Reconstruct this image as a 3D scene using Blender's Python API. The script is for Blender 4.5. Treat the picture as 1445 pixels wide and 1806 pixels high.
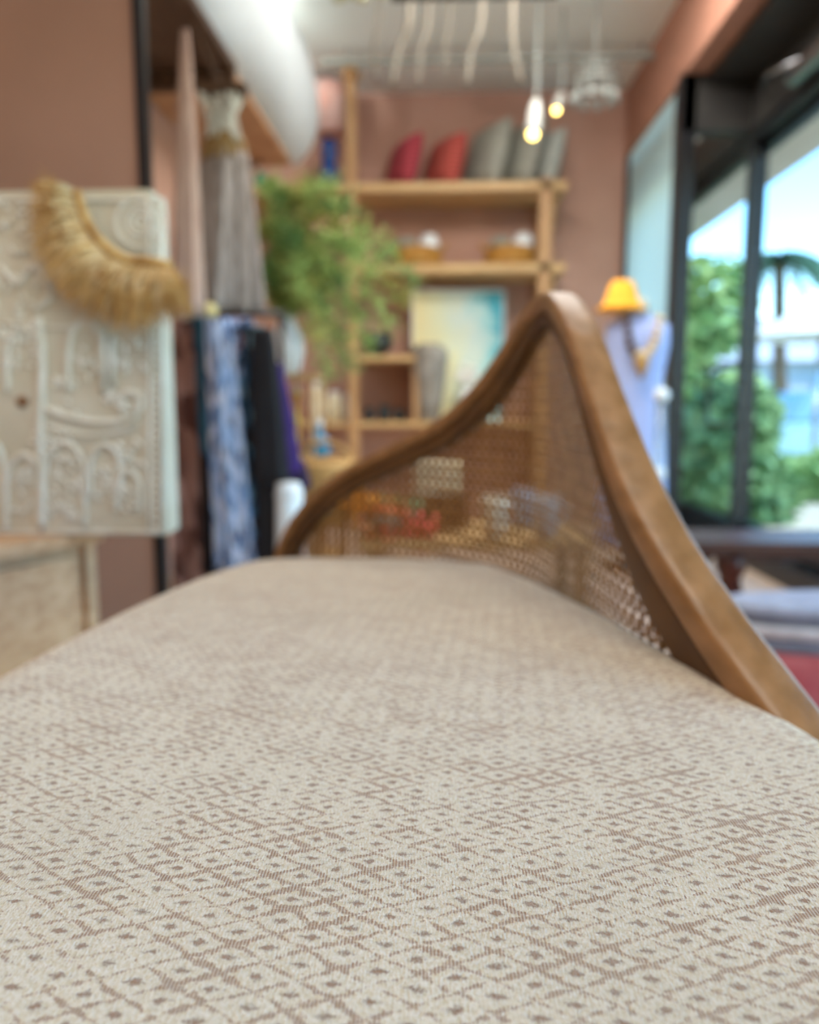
import bpy, bmesh, math, random
from mathutils import Vector, Matrix
random.seed(7)
for o in list(bpy.data.objects): bpy.data.objects.remove(o)
S = bpy.context.scene; COL = S.collection
PI = math.pi; R = math.radians

# ------------------------------------------------------------------ camera, sky, sun, lights, exposure
F_PX = 1400.0; W, H = 1445, 1806
EYE = Vector((0, 0, 0.8)); PITCH, YAW = R(7.447), R(2.737)
cam_d = bpy.data.cameras.new('camera'); cam = bpy.data.objects.new('camera', cam_d); COL.objects.link(cam)
cam.location = EYE; cam.rotation_euler = (PI/2 - PITCH, 0, YAW)
cam_d.sensor_fit = 'HORIZONTAL'; cam_d.sensor_width = 36; cam_d.lens = 36*F_PX/W
cam_d.clip_start = 0.02; cam_d.clip_end = 300
cam_d.dof.use_dof = True; cam_d.dof.focus_distance = 0.238; cam_d.dof.aperture_fstop = 8.5
S.camera = cam

world = bpy.data.worlds.new('sky'); S.world = world; world.use_nodes = True
wn = world.node_tree; bg = wn.nodes['Background']
sky = wn.nodes.new('ShaderNodeTexSky'); sky.sky_type = 'NISHITA'; sky.sun_disc = False
sky.sun_elevation = R(58); sky.sun_rotation = R(142); sky.air_density = 1.0; sky.dust_density = 0.1; sky.ozone_density = 2.0
hs = wn.nodes.new('ShaderNodeHueSaturation'); hs.inputs['Saturation'].default_value = 1.25; hs.inputs['Hue'].default_value = 0.492
wn.links.new(sky.outputs[0], hs.inputs['Color']); wn.links.new(hs.outputs[0], bg.inputs[0]); bg.inputs[1].default_value = 0.62

sun_d = bpy.data.lights.new('sun', 'SUN'); sun_d.energy = 4.5; sun_d.angle = R(0.6); sun_d.color = (1, 0.96, 0.9)
sun = bpy.data.objects.new('sun', sun_d); COL.objects.link(sun)
sun.rotation_euler = Vector((0.35, -0.45, 1.0)).to_track_quat('Z', 'Y').to_euler()

def area(name, loc, size, sy, energy, color, aim):
    d = bpy.data.lights.new(name, 'AREA'); d.shape = 'RECTANGLE'; d.size = size; d.size_y = sy; d.energy = energy; d.color = color
    o = bpy.data.objects.new(name, d); COL.objects.link(o); o.location = loc
    o.rotation_euler = (Vector(loc) - Vector(aim)).to_track_quat('Z', 'Y').to_euler()
area('near_fill', (0.0, 0.3, 2.84), 1.8, 1.2, 33, (1, 0.93, 0.82), (0, 0.5, 0.5))  # unseen fill above the seat, added to brighten the foreground
area('shop_fill', (0.4, 3.5, 2.82), 1.0, 1.2, 72, (1, 0.95, 0.90), (0.45, 4.1, 1.0))  # added fill, out of view, lifting the back wall and shelving
area('ceiling_fill', (-1.20, 3.9, 2.74), 1.2, 0.08, 50, (0.96, 1, 0.96), (0.3, 4.9, 3.0))  # unseen strip added behind the bolster to brighten the ceiling

S.view_settings.view_transform = 'Standard'; S.view_settings.look = 'None'
S.view_settings.exposure = 0.32; S.view_settings.gamma = 1; S.view_settings.use_curve_mapping = False

# ------------------------------------------------------------------ helpers
RM = cam.rotation_euler.to_matrix()
def at(px, py, Y):
    d = RM @ Vector(((px - W/2)/F_PX, (H/2 - py)/F_PX, -1.0))
    return EYE + d*(Y/d.y)

def lin(c):
    c = c/255.0
    return c/12.92 if c <= 0.04045 else ((c + 0.055)/1.055)**2.4
def rgb(r, g, b): return (lin(r), lin(g), lin(b), 1)

MATS = {}
def mat(name, col, rough=0.7, col2=None, scale=20, bump=0.0, metal=0, trans=0, emit=0, stretch=(1, 1, 1), detail=4, ramp=(0.35, 0.65), bscale=None, ior=1.45, spec=None, sss=0):
    m = bpy.data.materials.new(name); m.use_nodes = True; nt = m.node_tree; b = nt.nodes['Principled BSDF']
    b.inputs['Base Color'].default_value = rgb(*col); b.inputs['Roughness'].default_value = rough; b.inputs['Metallic'].default_value = metal
    b.inputs['Transmission Weight'].default_value = trans; b.inputs['IOR'].default_value = ior
    if spec is not None: b.inputs['Specular IOR Level'].default_value = spec
    if emit:
        b.inputs['Emission Color'].default_value = rgb(*col); b.inputs['Emission Strength'].default_value = emit
    tc = nt.nodes.new('ShaderNodeTexCoord'); mp = nt.nodes.new('ShaderNodeMapping'); mp.inputs['Scale'].default_value = stretch
    nt.links.new(tc.outputs['Object'], mp.inputs[0])
    nz = nt.nodes.new('ShaderNodeTexNoise'); nz.inputs['Scale'].default_value = scale; nz.inputs['Detail'].default_value = detail
    nt.links.new(mp.outputs[0], nz.inputs['Vector'])
    if col2 is None: col2 = tuple(max(0, c*0.9) for c in col)
    cr = nt.nodes.new('ShaderNodeValToRGB'); cr.color_ramp.elements[0].position = ramp[0]; cr.color_ramp.elements[1].position = ramp[1]
    cr.color_ramp.elements[0].color = rgb(*col2); cr.color_ramp.elements[1].color = rgb(*col)
    nt.links.new(nz.outputs['Fac'], cr.inputs[0])
    if not emit: nt.links.new(cr.outputs[0], b.inputs['Base Color'])
    if bump:
        n2 = nz
        if bscale:
            n2 = nt.nodes.new('ShaderNodeTexNoise'); n2.inputs['Scale'].default_value = bscale; n2.inputs['Detail'].default_value = 3
            nt.links.new(mp.outputs[0], n2.inputs['Vector'])
        bp = nt.nodes.new('ShaderNodeBump'); bp.inputs['Strength'].default_value = bump; bp.inputs['Distance'].default_value = 0.01
        nt.links.new(n2.outputs['Fac'], bp.inputs['Height']); nt.links.new(bp.outputs[0], b.inputs['Normal'])
    MATS[name] = m; return m

def patch_mat(name, cols, scale, rough=0.85, stretch=(1, 1, 1)):
    """printed cloth: voronoi patches in several colours"""
    m = bpy.data.materials.new(name); m.use_nodes = True; nt = m.node_tree; b = nt.nodes['Principled BSDF']; b.inputs['Roughness'].default_value = rough
    tc = nt.nodes.new('ShaderNodeTexCoord'); mp = nt.nodes.new('ShaderNodeMapping'); mp.inputs['Scale'].default_value = stretch
    vo = nt.nodes.new('ShaderNodeTexVoronoi'); vo.inputs['Scale'].default_value = scale
    sp = nt.nodes.new('ShaderNodeSeparateColor'); cr = nt.nodes.new('ShaderNodeValToRGB'); cr.color_ramp.interpolation = 'CONSTANT'
    nt.links.new(tc.outputs['Object'], mp.inputs[0]); nt.links.new(mp.outputs[0], vo.inputs['Vector'])
    nt.links.new(vo.outputs['Color'], sp.inputs[0]); nt.links.new(sp.outputs[0], cr.inputs[0]); nt.links.new(cr.outputs[0], b.inputs['Base Color'])
    n = len(cols); els = cr.color_ramp.elements
    els[0].color = rgb(*cols[0]); els[0].position = 0; els[1].color = rgb(*cols[1]); els[1].position = 1/n
    for i in range(2, n):
        e = els.new(i/n); e.color = rgb(*cols[i])
    return m

def link(name, me, m, parent=None, smooth=True):
    o = bpy.data.objects.new(name, me); COL.objects.link(o)
    if m and not me.materials: me.materials.append(m)
    if smooth:
        for p in me.polygons: p.use_smooth = True
    if parent:
        o.parent = parent; o.matrix_parent_inverse = parent_inv(parent)
    return o
def parent_inv(p):
    M = p.matrix_basis.copy(); q = p.parent
    while q: M = q.matrix_basis @ M; q = q.parent
    return M.inverted()
def tag(o, label, cat, group=None, kind=None):
    o['label'] = label; o['category'] = cat
    if group: o['group'] = group
    if kind: o['kind'] = kind
    return o
def thing(name, loc, label, cat, group=None):
    o = bpy.data.objects.new(name, None); COL.objects.link(o); o.empty_display_size = 0.05
    o.location = loc; return tag(o, label, cat, group)
def struct(o): o['kind'] = 'structure'; return o

class MB:
    def __init__(s): s.v = []; s.f = []
    def add(s, vs, fs):
        n = len(s.v); s.v += [tuple(v) for v in vs]; s.f += [tuple(i + n for i in f) for f in fs]; return s
    def box(s, a, b, M=None):
        x0, y0, z0 = a; x1, y1, z1 = b
        vs = [Vector(p) for p in ((x0,y0,z0),(x1,y0,z0),(x1,y1,z0),(x0,y1,z0),(x0,y0,z1),(x1,y0,z1),(x1,y1,z1),(x0,y1,z1))]
        if M: vs = [M @ v for v in vs]
        return s.add(vs, [(0,3,2,1),(4,5,6,7),(0,1,5,4),(1,2,6,5),(2,3,7,6),(3,0,4,7)])
    def tube(s, pts, r, n=8, cap=True):
        pts = [Vector(p) for p in pts]; rs = r if isinstance(r, (list, tuple)) else [r]*len(pts)
        vs = []; fs = []; up = Vector((0, 0, 1)); prev = None
        for i, p in enumerate(pts):
            t = (pts[min(i+1, len(pts)-1)] - pts[max(i-1, 0)]).normalized()
            if prev is None: a = t.cross(up if abs(t.z) < 0.9 else Vector((1, 0, 0))).normalized()
            else: a = (prev - t*prev.dot(t)).normalized()
            prev = a; b = t.cross(a)
            for k in range(n):
                an = 2*PI*k/n; vs.append(p + a*math.cos(an)*rs[i] + b*math.sin(an)*rs[i])
        for i in range(len(pts)-1):
            for k in range(n): fs.append((i*n+k, i*n+(k+1)%n, (i+1)*n+(k+1)%n, (i+1)*n+k))
        if cap: fs.append(tuple(reversed(range(n)))); fs.append(tuple((len(pts)-1)*n+k for k in range(n)))
        return s.add(vs, fs)
    def lathe(s, prof, c=(0,0,0), n=32, sx=1, sy=1, ripple=None, M=None):
        """prof: [(r, z)...]; ripple(theta, i) -> radial factor"""
        vs = []; fs = []; c = Vector(c)
        for i, (r, z) in enumerate(prof):
            for k in range(n):
                th = 2*PI*k/n; q = r*(ripple(th, i) if ripple else 1)
                p = Vector((q*math.cos(th)*sx, q*math.sin(th)*sy, z))
                if M: p = M @ p
                vs.append(c + p)
        for i in range(len(prof)-1):
            for k in range(n): fs.append((i*n+k, i*n+(k+1)%n, (i+1)*n+(k+1)%n, (i+1)*n+k))
        fs.append(tuple(reversed(range(n)))); fs.append(tuple((len(prof)-1)*n+k for k in range(n)))
        return s.add(vs, fs)
    def ball(s, c, rx, ry=None, rz=None, n=12, M=None):
        ry = rx if ry is None else ry; rz = rx if rz is None else rz
        prof = [(max(math.sin(PI*i/n), 0.02), -math.cos(PI*i/n)*rz) for i in range(n+1)]
        return s.lathe(prof, c, n=n+4, sx=rx, sy=ry, M=M)
    def build(s, name, m, parent=None, smooth=True, bevel=0):
        me = bpy.data.meshes.new(name); me.from_pydata(s.v, [], s.f); me.update()
        o = link(name, me, m, parent, smooth and not bevel)
        if bevel:
            bm = bmesh.new(); bm.from_mesh(me); bmesh.ops.recalc_face_normals(bm, faces=bm.faces)
            bmesh.ops.bevel(bm, geom=list(bm.edges), offset=bevel, segments=2, affect='EDGES', clamp_overlap=True); bm.to_mesh(me); bm.free()
        return o
def boxo(name, a, b, m, parent=None, bevel=0.004, M=None):
    return MB().box(a, b, M).build(name, m, parent, False, bevel)
def catmull(P, n=8):
    P = [Vector(p) for p in P]; out = []
    for i in range(len(P)-1):
        p0 = P[max(i-1, 0)]; p1 = P[i]; p2 = P[i+1]; p3 = P[min(i+2, len(P)-1)]
        for k in range(n):
            t = k/n
            out.append(0.5*((2*p1) + (p2-p0)*t + (2*p0-5*p1+4*p2-p3)*t*t + (3*p1-p0-3*p2+p3)*t**3))
    out.append(P[-1]); return out
def copy_tree(o, parent=None):
    c = o.copy(); COL.objects.link(c); c.parent = parent
    for ch in list(o.children): copy_tree(ch, c)
    return c

# ------------------------------------------------------------------ materials
pink = mat('pink plaster', (194, 154, 136), 0.85, (184, 144, 126), 3, 0.05, bscale=60)
pinkp = mat('partition paint', (160, 124, 106), 0.8, (148, 114, 96), 1.5)
white = mat('white ceiling', (238, 242, 238), 0.85, (232, 238, 234), 2)
blackm = mat('black metal', (24, 25, 28), 0.35, (18, 19, 22), 10)
darkm = mat('charcoal cladding', (52, 50, 46), 0.5, (44, 42, 40), 6)
oak = mat('pale oak', (214, 180, 128), 0.5, (196, 160, 108), 6, 0.1, stretch=(1, 10, 10))
oakv = mat('pale oak upright', (198, 158, 112), 0.5, (176, 136, 92), 6, 0.1, stretch=(10, 10, 1))
rattan = mat('honey rattan pole', (158, 116, 74), 0.36, (132, 94, 52), 18, 0.12, stretch=(4, 1, 4))
canem = mat('cane strand', (166, 124, 70), 0.5, (140, 98, 48), 60)
bark = mat('dark hardwood', (96, 52, 38), 0.35, (66, 34, 26), 8, 0.1, stretch=(1, 8, 8))
glass = mat('clear window glass', (235, 248, 248), 0.02, (235, 248, 248), 5, trans=1, ior=1.02, spec=0.2)

# ------------------------------------------------------------------ setting
CEIL = 2.88; BACK = 5.6; XL = -1.35; XR = 1.168; XW = 1.56; ZBM = 2.45
floorm = mat('pale floor', (206, 186, 166), 0.5, (190, 168, 148), 4)
struct(boxo('floor', (XL-0.1, -2.5, -0.1), (XW+0.1, BACK+0.1, 0), floorm, bevel=0))
struct(boxo('ceiling', (XL-0.1, -2.5, CEIL), (XW+0.3, BACK+0.1, CEIL+0.1), white, bevel=0))
struct(boxo('wall_back', (XL-0.1, BACK, 0), (XW+0.03, BACK+0.1, CEIL), pink, bevel=0))
struct(boxo('wall_left', (XL-0.1, -2.5, 0), (XL, BACK, CEIL), pink, bevel=0))
struct(boxo('wall_rear', (XL-0.1, -2.6, 0), (XW+0.2, -2.5, CEIL), pink, bevel=0))
beam = struct(boxo('trim_1', (XR, -2.5, ZBM), (XR+0.12, BACK, CEIL), mat('beam paint', (176, 126, 104), 0.8), bevel=0))
struct(boxo('trim_2', (XR+0.12, -2.5, ZBM-.04), (XW+0.1, 4.35, ZBM+.02), darkm, bevel=0))           # dark soffit
struct(boxo('trim_3', (XW-0.05, -2.5, 2.18), (XW+0.1, BACK, ZBM-.04), darkm, bevel=0))          # header over the doors
struct(boxo('trim_4', (XW-0.03, -2.5, 2.13), (XW+0.08, BACK, 2.18), blackm, bevel=0))
struct(boxo('trim_5', (XW-0.04, -2.5, 0), (XW+0.1, BACK, 0.10), blackm, bevel=0))            # door sill
struct(boxo('trim_8', (XR+0.0, 4.26, 2.18), (XW-0.05, 4.36, ZBM+.02), darkm, bevel=0))
# the wall with the pink partition, close on the left
pe = at(272, 600, 2.2).x
struct(boxo('wall_partition', (XL, 2.2, 0), (pe-0.022, 2.215, CEIL), pinkp, bevel=0))
struct(boxo('trim_6', (pe-0.022, 2.19, 0), (pe+0.008, 2.22, CEIL), blackm, bevel=0))
# narrow pale window beside the back corner
wf = struct(MB().box((XR, 4.36, 0), (XR+0.05, 4.42, ZBM)).box((XR, BACK-0.06, 0), (XR+0.05, BACK, ZBM)).box((XR, 4.42, 0), (XR+0.05, BACK-0.06, 0.08)).build('window_1', blackm, None, False))
frost = mat('frosted pane', (226, 238, 236), 0.5, (218, 232, 232), 2)
nt = frost.node_tree; b = nt.nodes['Principled BSDF']; tr = nt.nodes.new('ShaderNodeBsdfTranslucent'); tr.inputs[0].default_value = rgb(232, 244, 242)
mx = nt.nodes.new('ShaderNodeMixShader'); mx.inputs[0].default_value = 0.75
nt.links.new(b.outputs[0], mx.inputs[1]); nt.links.new(tr.outputs[0], mx.inputs[2]); nt.links.new(mx.outputs[0], nt.nodes['Material Output'].inputs[0])
boxo('frosted_pane', (XR+0.02, 4.42, 0.08), (XR+0.028, BACK-0.06, ZBM), frost, wf, 0)
struct(boxo('trim_7', (XR-0.01, 4.26, 0), (XR+0.07, 4.36, ZBM), blackm, bevel=0.004))
# glazed doors on the right
def glazed(n, x, y0, y1, w):
    fr = MB().box((x, y0, 0.1), (x+0.05, y0+w, 2.13)).box((x, y1-w, 0.1), (x+0.05, y1, 2.13)).box((x, y0+w, 0.1), (x+0.05, y1-w, 0.19)).box((x, y0+w, 2.09), (x+0.05, y1-w, 2.13)).build('door_%d' % n, blackm, None, False)
    struct(fr); boxo('glass_pane', (x+0.02, y0+w, 0.19), (x+0.03, y1-w, 2.09), glass, fr, 0)
    return fr
doors = [glazed(1, XW-0.02, 4.30, BACK-0.02, 0.08), glazed(2, XW+0.03, 2.75, 4.46, 0.10), glazed(3, XW-0.02, 1.30, 2.85, 0.08), glazed(4, XW+0.03, -0.20, 1.40, 0.08), glazed(5, XW-0.02, -2.48, -0.10, 0.08)]
hm = MB().tube(catmull([(XW-0.02, 4.36, 1.03), (XW-0.07, 4.40, 1.03), (XW-0.075, 4.60, 1.02), (XW-0.075, 4.66, 0.96), (XW-0.075, 4.66, 0.78), (XW-0.075, 4.60, 0.72), (XW-0.07, 4.40, 0.71), (XW-0.02, 4.36, 0.71)]), 0.011)
hm.build('door_handle', blackm, doors[0])
t = thing('door_closer', at(1375, 205, 3.5), 'silver door closer on the black header above the glass doors', 'door closer')
t.location = (XW-0.09, 3.6, 2.22)
chrome = mat('brushed steel', (190, 192, 196), 0.25, (170, 172, 176), 30, metal=1)
boxo('closer_body', (XW-0.11, 3.35, 2.18), (XW-0.05, 3.72, 2.25), chrome, t, 0.01)
MB().tube([(XW-0.09, 3.6, 2.25), (XW-0.16, 3.8, 2.262), (XW-0.10, 4.0, 2.262)], 0.009).build('closer_arm', chrome, t)

# ------------------------------------------------------------------ outside the glass
pav = mat('pale paving', (196, 184, 164), 0.9, (178, 166, 148), 1.5)
struct(boxo('ground', (XW+0.1, -8, -0.2), (40, 60, -0.1), pav, bevel=0))
cov = mat('render soffit', (205, 192, 176), 0.9, (196, 182, 166), 2)
tag(boxo('awning_roof', (XW+0.1, -6, 2.87), (3.0, 14, 3.02), cov), 'beige walkway roof above the glass doors outside', 'roof')
def leafcloud(mb, c, rad, n, size, squash=1.0, rnd=random):
    for i in range(n):
        while True:
            p = Vector((rnd.uniform(-1, 1), rnd.uniform(-1, 1), rnd.uniform(-1, 1)))
            if 0.3 < p.length < 1: break
        p = Vector((p.x*rad[0], p.y*rad[1], p.z*rad[2])) + Vector(c)
        a = Vector((rnd.uniform(-1, 1), rnd.uniform(-1, 1), rnd.uniform(-.6, .6))).normalized()*size*rnd.uniform(.6, 1.3)
        b_ = a.cross(Vector((rnd.uniform(-1, 1), rnd.uniform(-1, 1), rnd.uniform(-1, 1)))).normalized()*size*0.35
        mb.add([p-a, p+b_, p+a, p-b_], [(0, 1, 2, 3)])
g1 = mat('bright leaf', (176, 200, 134), 0.6, (128, 166, 104), 3)
g2 = mat('mid leaf', (132, 164, 112), 0.6, (92, 132, 88), 3)
trunk = mat('tree bark', (120, 100, 80), 0.9, (92, 76, 60), 6, 0.3)
def tree(px, py, Y, rad, label, g, hgt=None, n=2600, name='leafy_tree', size=0.16):
    c = at(px, py, Y); t = thing(name, (c.x, Y, -0.1), label, 'tree', 'trees outside the glass doors')
    m = MB(); rr = random.Random(int(px))
    for k in range(7):
        d = Vector((rr.uniform(-.6, .6)*rad[0], rr.uniform(-.6, .6)*rad[1], rr.uniform(-.6, .6)*rad[2]))
        leafcloud(m, c + d, [q*0.55 for q in rad], n//7, size, rnd=rr)
    m.build('crown', g, t, False)
    MB().tube([(c.x, Y, -0.1), (c.x+0.05, Y, c.z*0.5), (c.x-0.03, Y, c.z+rad[2]*0.4)], [0.14, 0.11, 0.05]).build('trunk', trunk, t)
tree(1225, 640, 10.6, (1.1, 0.9, 1.3), 'tall leafy green tree outside the narrow left door pane', g1)
tree(1268, 800, 6.6, (0.55, 0.6, 0.62), 'bushy green tree low behind the left door pane', g2)
tree(1430, 842, 8, (0.4, 0.4, 0.25), 'low rounded green shrub outside, beneath the white parasol', g1, n=1400, name='round_shrub')
tree(1560, 700, 14, (2.2, 1.5, 1.6), 'wide tree past the right edge of the glass door', g2)
# palm
c = at(1375, 455, 13.5); t = thing('palm_tree', (c.x, 13.5, -0.1), 'palm tree with drooping fronds seen through the right door pane', 'tree')
MB().tube([(c.x+.2, 13.5, -0.1), (c.x+0.1, 13.5, c.z*.5), (c.x, 13.5, c.z)], [0.16, 0.12, 0.1]).build('trunk', trunk, t)
palmg = mat('palm frond', (96, 132, 104), 0.6, (70, 104, 84), 3)
for k in range(13):
    an = 2*PI*k/13 + 0.2; L = random.uniform(0.85, 1.15); m = MB(); pts = []
    for i in range(9):
        s = i/8; pts.append(Vector((c.x + math.cos(an)*L*s, 13.5 + math.sin(an)*L*s, c.z + 0.5*s - 1.0*s*s)))
    m.tube(pts, [0.025*(1-i/10) for i in range(9)], 5)
    for i in range(1, 9):
        for sd in (-1, 1):
            for q in (0, 0.5):
                p = pts[i] if q == 0 else (pts[i]+pts[i-1])/2
                sdv = Vector((-math.sin(an), math.cos(an), 0))*sd
                e = p + (sdv*0.32 + Vector((math.cos(an), math.sin(an), 0))*0.12)*(1.1-i/13.5) - Vector((0, 0, 0.2))
                w = Vector((math.cos(an), math.sin(an), 0))*0.06
                m.add([p-w, p+w, e], [(0, 1, 2)])
    m.build('frond', palmg, t, False)
# parasol and low building
c = at(1450, 575, 9); t = thing('parasol', (c.x, 9, -0.1), 'white parasol outside the right door pane', 'parasol')
canvas = mat('white canvas', (240, 240, 236), 0.8)
MB().lathe([(0.02, 0.22), (0.4, 0.1), (0.85, -0.12), (0.84, -0.13), (0.4, 0.08), (0.02, 0.19)], (c.x, 9, c.z), 8).build('canopy', canvas, t, False)
MB().tube([(c.x, 9, -0.1), (c.x, 9, c.z+0.22)], 0.03).build('pole', chrome, t)
t = thing('low_building', (8.2, 17, -0.1), 'long pale building with a grey roof far outside', 'building')
boxo('wall', (5.2, 16, -0.1), (13, 19, 1.7), mat('pale render', (196, 206, 214), 0.9), t)
MB().add([(5.0, 15.8, 1.7), (13.2, 15.8, 1.7), (13.2, 19.2, 1.7), (5.0, 19.2, 1.7), (6.0, 17.5, 2.7), (12.2, 17.5, 2.7)], [(0, 1, 5, 4), (1, 2, 5), (2, 3, 4, 5), (3, 0, 4), (0, 3, 2, 1)]).build('roof', mat('pale roof', (190, 192, 200), 0.8), t, False)
wm = mat('far window glass', (120, 160, 190), 0.1)
for k in range(5): boxo('window', (5.6+k*1.5, 15.95, 0.3), (6.6+k*1.5, 16.02, 1.3), wm, t, 0)
# parked car, only a pale rounded shape in the glass
c = at(1455, 800, 11); t = thing('parked_car', (c.x, 11, -0.1), 'pale blue car parked outside the right door pane', 'car')
carp = mat('pale blue paint', (168, 206, 226), 0.2); cx = c.x
MB().add([(cx-.95, 10.4, .12), (cx+.95, 10.4, .12), (cx+.95, 12, .12), (cx-.95, 12, .12), (cx-.97, 10.35, .62), (cx+.97, 10.35, .62), (cx+.97, 12.05, .62), (cx-.97, 12.05, .62)], [(0,3,2,1),(0,1,5,4),(1,2,6,5),(2,3,7,6),(3,0,4,7),(4,5,6,7)]).build('body', carp, t, False, 0.08)
MB().add([(cx-.8, 10.5, .6), (cx+.8, 10.5, .6), (cx+.8, 11.9, .6), (cx-.8, 11.9, .6), (cx-.45, 10.65, 1.02), (cx+.5, 10.65, 1.02), (cx+.5, 11.75, 1.02), (cx-.45, 11.75, 1.02)], [(0,3,2,1),(0,1,5,4),(1,2,6,5),(2,3,7,6),(3,0,4,7),(4,5,6,7)]).build('cabin', wm, t, False, 0.05)
for dx in (-.6, .6):
    for yy in (10.5, 11.9): MB().tube([(cx+dx, yy-.08, .12), (cx+dx, yy+.08, .12)], 0.22, 18).build('wheel', blackm, t)

# ------------------------------------------------------------------ the settee in front
FAB = bpy.data.materials.new('woven diamond upholstery'); FAB.use_nodes = True
nt = FAB.node_tree; N = nt.nodes; Lk = nt.links; bs = N['Principled BSDF']; bs.inputs['Roughness'].default_value = 0.8
bs.inputs['Sheen Weight'].default_value = 0.4; bs.inputs['Sheen Roughness'].default_value = 0.45
def val(x):
    n = N.new('ShaderNodeValue'); n.outputs[0].default_value = x; return n.outputs[0]
def mth(op, a, b=None, c=None, clamp=False):
    n = N.new('ShaderNodeMath'); n.operation = op; n.use_clamp = clamp
    for i, q in enumerate((a, b, c)):
        if q is None: continue
        if isinstance(q, (int, float)): n.inputs[i].default_value = q
        else: Lk.new(q, n.inputs[i])
    return n.outputs[0]
def sstep(x, a, b):
    n = N.new('ShaderNodeMapRange'); n.interpolation_type = 'SMOOTHSTEP'; Lk.new(x, n.inputs[0]); n.inputs[1].default_value = a; n.inputs[2].default_value = b
    return n.outputs[0]
def noise(vec, sc, det=2, rough=0.5):
    n = N.new('ShaderNodeTexNoise'); n.inputs['Scale'].default_value = sc; n.inputs['Detail'].default_value = det; n.inputs['Roughness'].default_value = rough
    Lk.new(vec, n.inputs['Vector']); return n
tc = N.new('ShaderNodeTexCoord'); rot = N.new('ShaderNodeMapping'); rot.inputs['Rotation'].default_value = (0, 0, R(4)); Lk.new(tc.outputs['Object'], rot.inputs[0])
wn_ = noise(rot.outputs[0], 90, 3); wv = N.new('ShaderNodeVectorMath'); wv.operation = 'SUBTRACT'; Lk.new(wn_.outputs['Color'], wv.inputs[0]); wv.inputs[1].default_value = (.5, .5, .5)
wsx = N.new('ShaderNodeVectorMath'); wsx.operation = 'MULTIPLY_ADD'; Lk.new(wv.outputs[0], wsx.inputs[0]); wsx.inputs[1].default_value = (0.0045, 0.0036, 0); Lk.new(rot.outputs[0], wsx.inputs[2])
sx = N.new('ShaderNodeSeparateXYZ'); Lk.new(wsx.outputs[0], sx.inputs[0])
so = N.new('ShaderNodeSeparateXYZ'); Lk.new(rot.outputs[0], so.inputs[0])
WD, DD = 0.0196, 0.0106                      # size of one woven diamond
u = mth('DIVIDE', sx.outputs[0], WD); v = mth('DIVIDE', sx.outputs[1], DD)
a = mth('ADD', u, v); b2 = mth('SUBTRACT', u, v)
fa = mth('ABSOLUTE', mth('SUBTRACT', mth('FRACT', a), 0.5)); fb = mth('ABSOLUTE', mth('SUBTRACT', mth('FRACT', b2), 0.5))   # 0 in the cell's middle, .5 on the lines
edge = mth('MAXIMUM', fa, fb); cen = mth('MAXIMUM', fa, fb)
wear = noise(rot.outputs[0], 55, 3, 0.6); wear2 = noise(rot.outputs[0], 11, 2)
strm = N.new('ShaderNodeMapping'); strm.inputs['Scale'].default_value = (1.0, 0.38, 1.0); strm.inputs['Rotation'].default_value = (0, 0, R(6)); Lk.new(rot.outputs[0], strm.inputs[0])
fine = noise(strm.outputs[0], 1700, 3, 0.7); mid_ = noise(rot.outputs[0], 330, 2, 0.6)
def cent(x, k): return mth('MULTIPLY', mth('SUBTRACT', x, 0.5), k)
e2 = mth('ADD', mth('ADD', edge, cent(wear.outputs['Fac'], 0.44)), mth('ADD', cent(wear2.outputs['Fac'], 0.16), mth('ADD', cent(fine.outputs['Fac'], 0.42), cent(mid_.outputs['Fac'], 0.42))))
lines = sstep(e2, 0.40, 0.485)
rib = mth('ADD', mth('MULTIPLY', mth('SINE', mth('MULTIPLY', mth('ADD', so.outputs[0], mth('MULTIPLY', so.outputs[1], 0.10)), 2*PI/0.00095)), 0.5), 0.5)
lines = mth('MULTIPLY', lines, mth('ADD', 0.35, mth('MULTIPLY', rib, 0.75)), clamp=True)
d0 = mth('ADD', cen, mth('ADD', cent(fine.outputs['Fac'], 0.46), cent(mid_.outputs['Fac'], 0.22)))
dot = mth('SUBTRACT', 1.0, sstep(d0, 0.06, 0.15))
speck = sstep(fine.outputs['Fac'], 0.56, 0.74)
brown = mth('MAXIMUM', mth('MULTIPLY', lines, 0.86), mth('MAXIMUM', mth('MULTIPLY', dot, 0.8), mth('MULTIPLY', speck, 0.12)), clamp=True)
mixc = N.new('ShaderNodeMix'); mixc.data_type = 'RGBA'; Lk.new(brown, mixc.inputs[0])

mot = N.new('ShaderNodeMix'); mot.data_type = 'RGBA'; knots = noise(strm.outputs[0], 1250, 2, 0.6)
Lk.new(sstep(knots.outputs['Fac'], 0.36, 0.62), mot.inputs[0]); mot.inputs[6].default_value = rgb(232, 218, 186); mot.inputs[7].default_value = rgb(252, 243, 226)
Lk.new(mot.outputs[2], mixc.inputs[6]); mixc.inputs[7].default_value = rgb(154, 98, 54)
blot = noise(rot.outputs[0], 7, 2); soil = sstep(blot.outputs['Fac'], 0.5, 0.75)
mix2 = N.new('ShaderNodeMix'); mix2.data_type = 'RGBA'; Lk.new(mth('MULTIPLY', soil, 0.2), mix2.inputs[0]); Lk.new(mixc.outputs[2], mix2.inputs[6]); mix2.inputs[7].default_value = rgb(186, 176, 152)
sp2 = sstep(noise(rot.outputs[0], 38, 1).outputs['Fac'], 0.80, 0.83)
mix3 = N.new('ShaderNodeMix'); mix3.data_type = 'RGBA'; Lk.new(mth('MULTIPLY', sp2, 0.6), mix3.inputs[0]); Lk.new(mix2.outputs[2], mix3.inputs[6]); mix3.inputs[7].default_value = rgb(70, 66, 60)
Lk.new(mix3.outputs[2], bs.inputs['Base Color'])
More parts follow.
